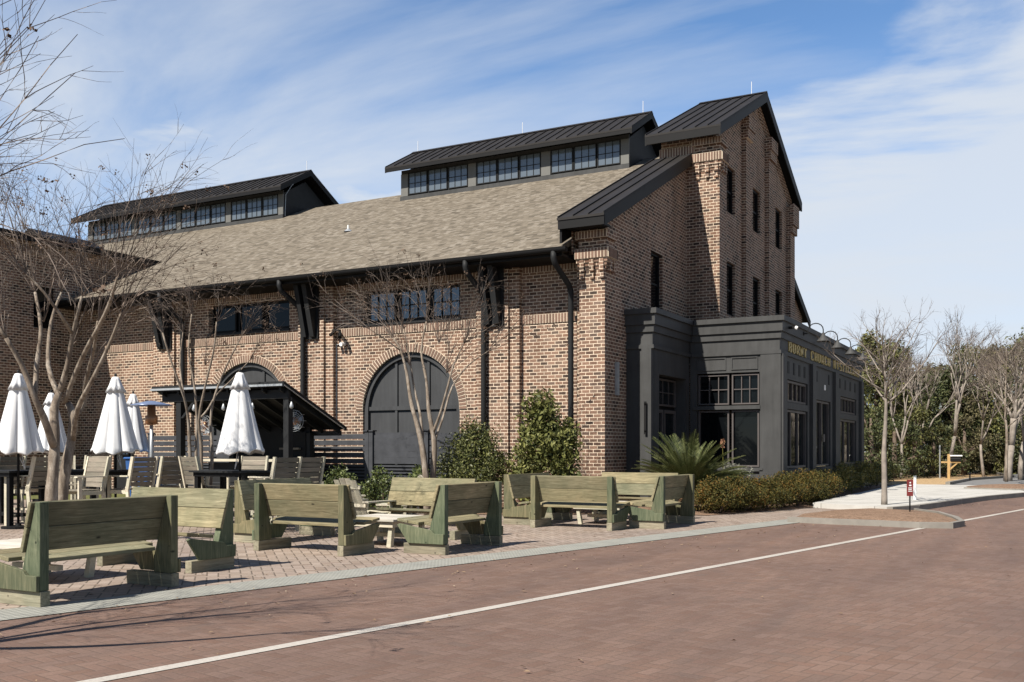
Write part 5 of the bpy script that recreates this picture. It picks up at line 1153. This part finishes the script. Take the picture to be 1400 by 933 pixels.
EV = [(1197, 56, 8.0, 4.6, 'leaf_yel'), (1222, 60, 8.3, 4.2, 'leaf_ever'), (1248, 62, 6.6, 4.6, 'leaf_ever'), (1272, 66, 7.2, 5, 'leaf_brown'), (1300, 64, 7.0, 5.2, 'leaf_ever'), (1326, 68, 8.6, 5.5, 'leaf_yel'),
 (1352, 64, 8.2, 5.5, 'leaf_brown'), (1378, 70, 8.8, 6, 'leaf_ever'), (1402, 62, 8.4, 6, 'leaf_yel'), (1436, 58, 8.8, 6, 'leaf_ever'), (1480, 55, 8.4, 6, 'leaf_brown'), (1525, 52, 8.5, 6, 'leaf_ever'), (1580, 49, 8.2, 6, 'leaf_yel'), (1640, 46, 8, 6, 'leaf_ever'), (1176, 66, 7.5, 5, 'leaf_ever')]
nm = {'leaf_yel': 'yellow green', 'leaf_ever': 'dark green', 'leaf_brown': 'brownish green'}
pos_words = ['at the end of the shopfront', 'behind the young tree on the island', 'right of the young island tree crown', 'left of the tallest bare tree', 'behind the tallest bare tree', 'behind the wooden mailbox post', 'above the grey road bend', 'behind the far island tree', 'at the right edge of the picture', 'just outside the right edge', 'second outside the right edge', 'third outside the right edge', 'fourth outside the right edge', 'fifth outside the right edge', 'hidden behind the shopfront end']
for i, (px, d, h, w_, mt) in enumerate(EV): evergreen(nm[mt] + ' leafy tree ' + pos_words[i], px, d, h, w_, 9500, M[mt], 80)
for i, (px, d, h, w_, mt, lab) in enumerate(((1190, 49, 3.6, 3.2, 'leaf_ever', 'dark understory bush at the shopfront end'), (1222, 51, 3.4, 3.4, 'leaf_ever', 'dark understory bush left of the young island tree'), (1250, 53, 3.8, 3.4, 'leaf_yel', 'yellowish understory bush above the small red sign'), (1275, 55, 3.2, 3.2, 'leaf_ever', 'dark understory bush left of the wooden mailbox post'), (1318, 58, 3.6, 3.2, 'leaf_brown', 'brown understory bush right of the wooden mailbox post'), (1345, 66, 2.2, 3.6, 'leaf_yel', 'low bush across the grey road'), (1372, 66, 2.0, 3.6, 'leaf_yel', 'low bush behind the thick pale trunk'), (1402, 64, 2.2, 3.6, 'leaf_ever', 'low bush at the right edge across the road'))):
    evergreen(lab, px, d, h, w_, 5000, M[mt], 40, group='understory bushes beyond the car park', L=.15, low=.02)
# wood far behind that reads as one mass
c = []
for i in range(420):
    px = rs.uniform(1120, 1750); d = rs.uniform(82, 100); q = P(px, d); c.append((q[0], q[1], rs.uniform(.3, 1) ** .7 * (6.2 + 1.4 * math.sin(px * .045) + math.sin(px * .11))))
o = npmesh('distant_wood', leaves(c, 1.25, 15000, .62, .3), 4, M['leaf_ever']); o['kind'] = 'stuff'; o['label'] = 'far wood closing the view beyond the evergreens'

# ------------------------------------------------------------------ small street things
t = thing('small_sign', 'small dark red sign on a thin black post at the island', 'sign', G(1244, 702, .1))
t.rotation_euler = (0, 0, camrot(0))
m = MB(); m.box(-.012, .012, -.012, .012, 0, .72); m.build('post', M['black'], t)
m = MB(); m.box(-.075, .06, -.03, -.014, .38, .74); pn = m.build('panel', M['red'], t)
m = MB(); m.box(-.02, .01, -.034, -.031, .66, .69); m.box(-.03, .02, -.034, -.031, .60, .63); m.build('emblem', M['white'], pn)
m = MB()
for i, (a, b) in enumerate(((-.05, .035), (-.045, .03), (-.05, .04))): m.box(a, b, -.034, -.031, .55 - i * .035, .565 - i * .035)
m.build('writing', M['white'], pn)
t = thing('marker_post', 'short white marker post behind the small red sign', 'post', P(1251, 27.5, .12)); m = MB(); m.box(-.035, .035, -.02, .02, 0, .62); m.build('post', M['white'], t); m = MB(); m.box(-.036, .036, -.021, .021, .62, .66); m.build('cap', M['galv'], t)
t = thing('mailbox', 'mailbox on a yellow timber post beside the grey road bend', 'mailbox', P(1297, 50, .03)); t.rotation_euler = (0, 0, camrot(R(-20)))
m = MB(); m.box(-.06, .06, -.06, .06, 0, 1.25); m.build('post', simple('yellow treated timber', (.42, .28, .12), .8, .15), t)
m = MB(); m.box(-.35, .55, -.05, .05, .80, .88); m.hexa([(0, -.03, .5), (.08, -.03, .45), (.08, .03, .45), (0, .03, .5)], [(.36, -.03, .80), (.44, -.03, .80), (.44, .03, .80), (.36, .03, .80)]); m.build('arm', bpy.data.materials['yellow treated timber'], t)
m = MB(); m.prism_x([(-.10, .89), (.10, .89), (.10, 1.02), (.07, 1.09), (0, 1.12), (-.07, 1.09), (-.10, 1.02)], .08, .56); bx_ = m.build('box', M['black'], t); m = MB(); m.box(.05, .62, -.14, .14, 1.14, 1.2); m.build('name_board', M['white'], t)
t = thing('sign_pole', 'thin green metal pole left of the mailbox', 'pole', P(1285, 51, .03)); m = MB(); m.tube([(0, 0, 0), (0, 0, 1.7)], .035, 8); m.build('pole', M['galv'], t); m = MB(); m.box(-.05, .05, -.03, .03, 1.5, 1.62); m.build('tag', M['fence'], t)
t = thing('bollard_light', 'small black path light on the mulch of the farther island', 'light', P(1326, 42.5, .2)); m = MB(); m.tube([(0, 0, 0), (0, 0, .28)], .03, 8); m.build('post', M['black'], t); m = MB(); m.lathe([(0, .34), (.06, .32), (.07, .27), (0, .27)], 12); m.build('head', M['black'], t)

# fallen leaves and grit: nobody could count them
V = []
for i in range(900):
    if i < 420: v = rs.uniform(3, 30); u = Lo(v) + abs(rs.normal()) * .9 * (1 if rs.rand() < .6 else 4)
    else: v = rs.uniform(4, 22); u = Lo(v) - .6 - rs.rand() * 7
    a = rs.uniform(0, 6.28); L_ = rs.uniform(.012, .035); c_, s_ = math.cos(a) * L_, math.sin(a) * L_; z = .012
    V += [(u - c_, v - s_, z), (u + s_ * .4, v - c_ * .4, z + rs.rand() * .012), (u + c_, v + s_, z), (u - s_ * .4, v + c_ * .4, z + rs.rand() * .012)]
o = npmesh('fallen_leaves', np.array(V), 4, leafmat('dry fallen leaves', [(.1, (.10, .065, .04)), (.6, (.26, .18, .11)), (.9, (.40, .33, .24))], .8)); o['kind'] = 'stuff'; o['label'] = 'small dry leaves scattered on the paving'
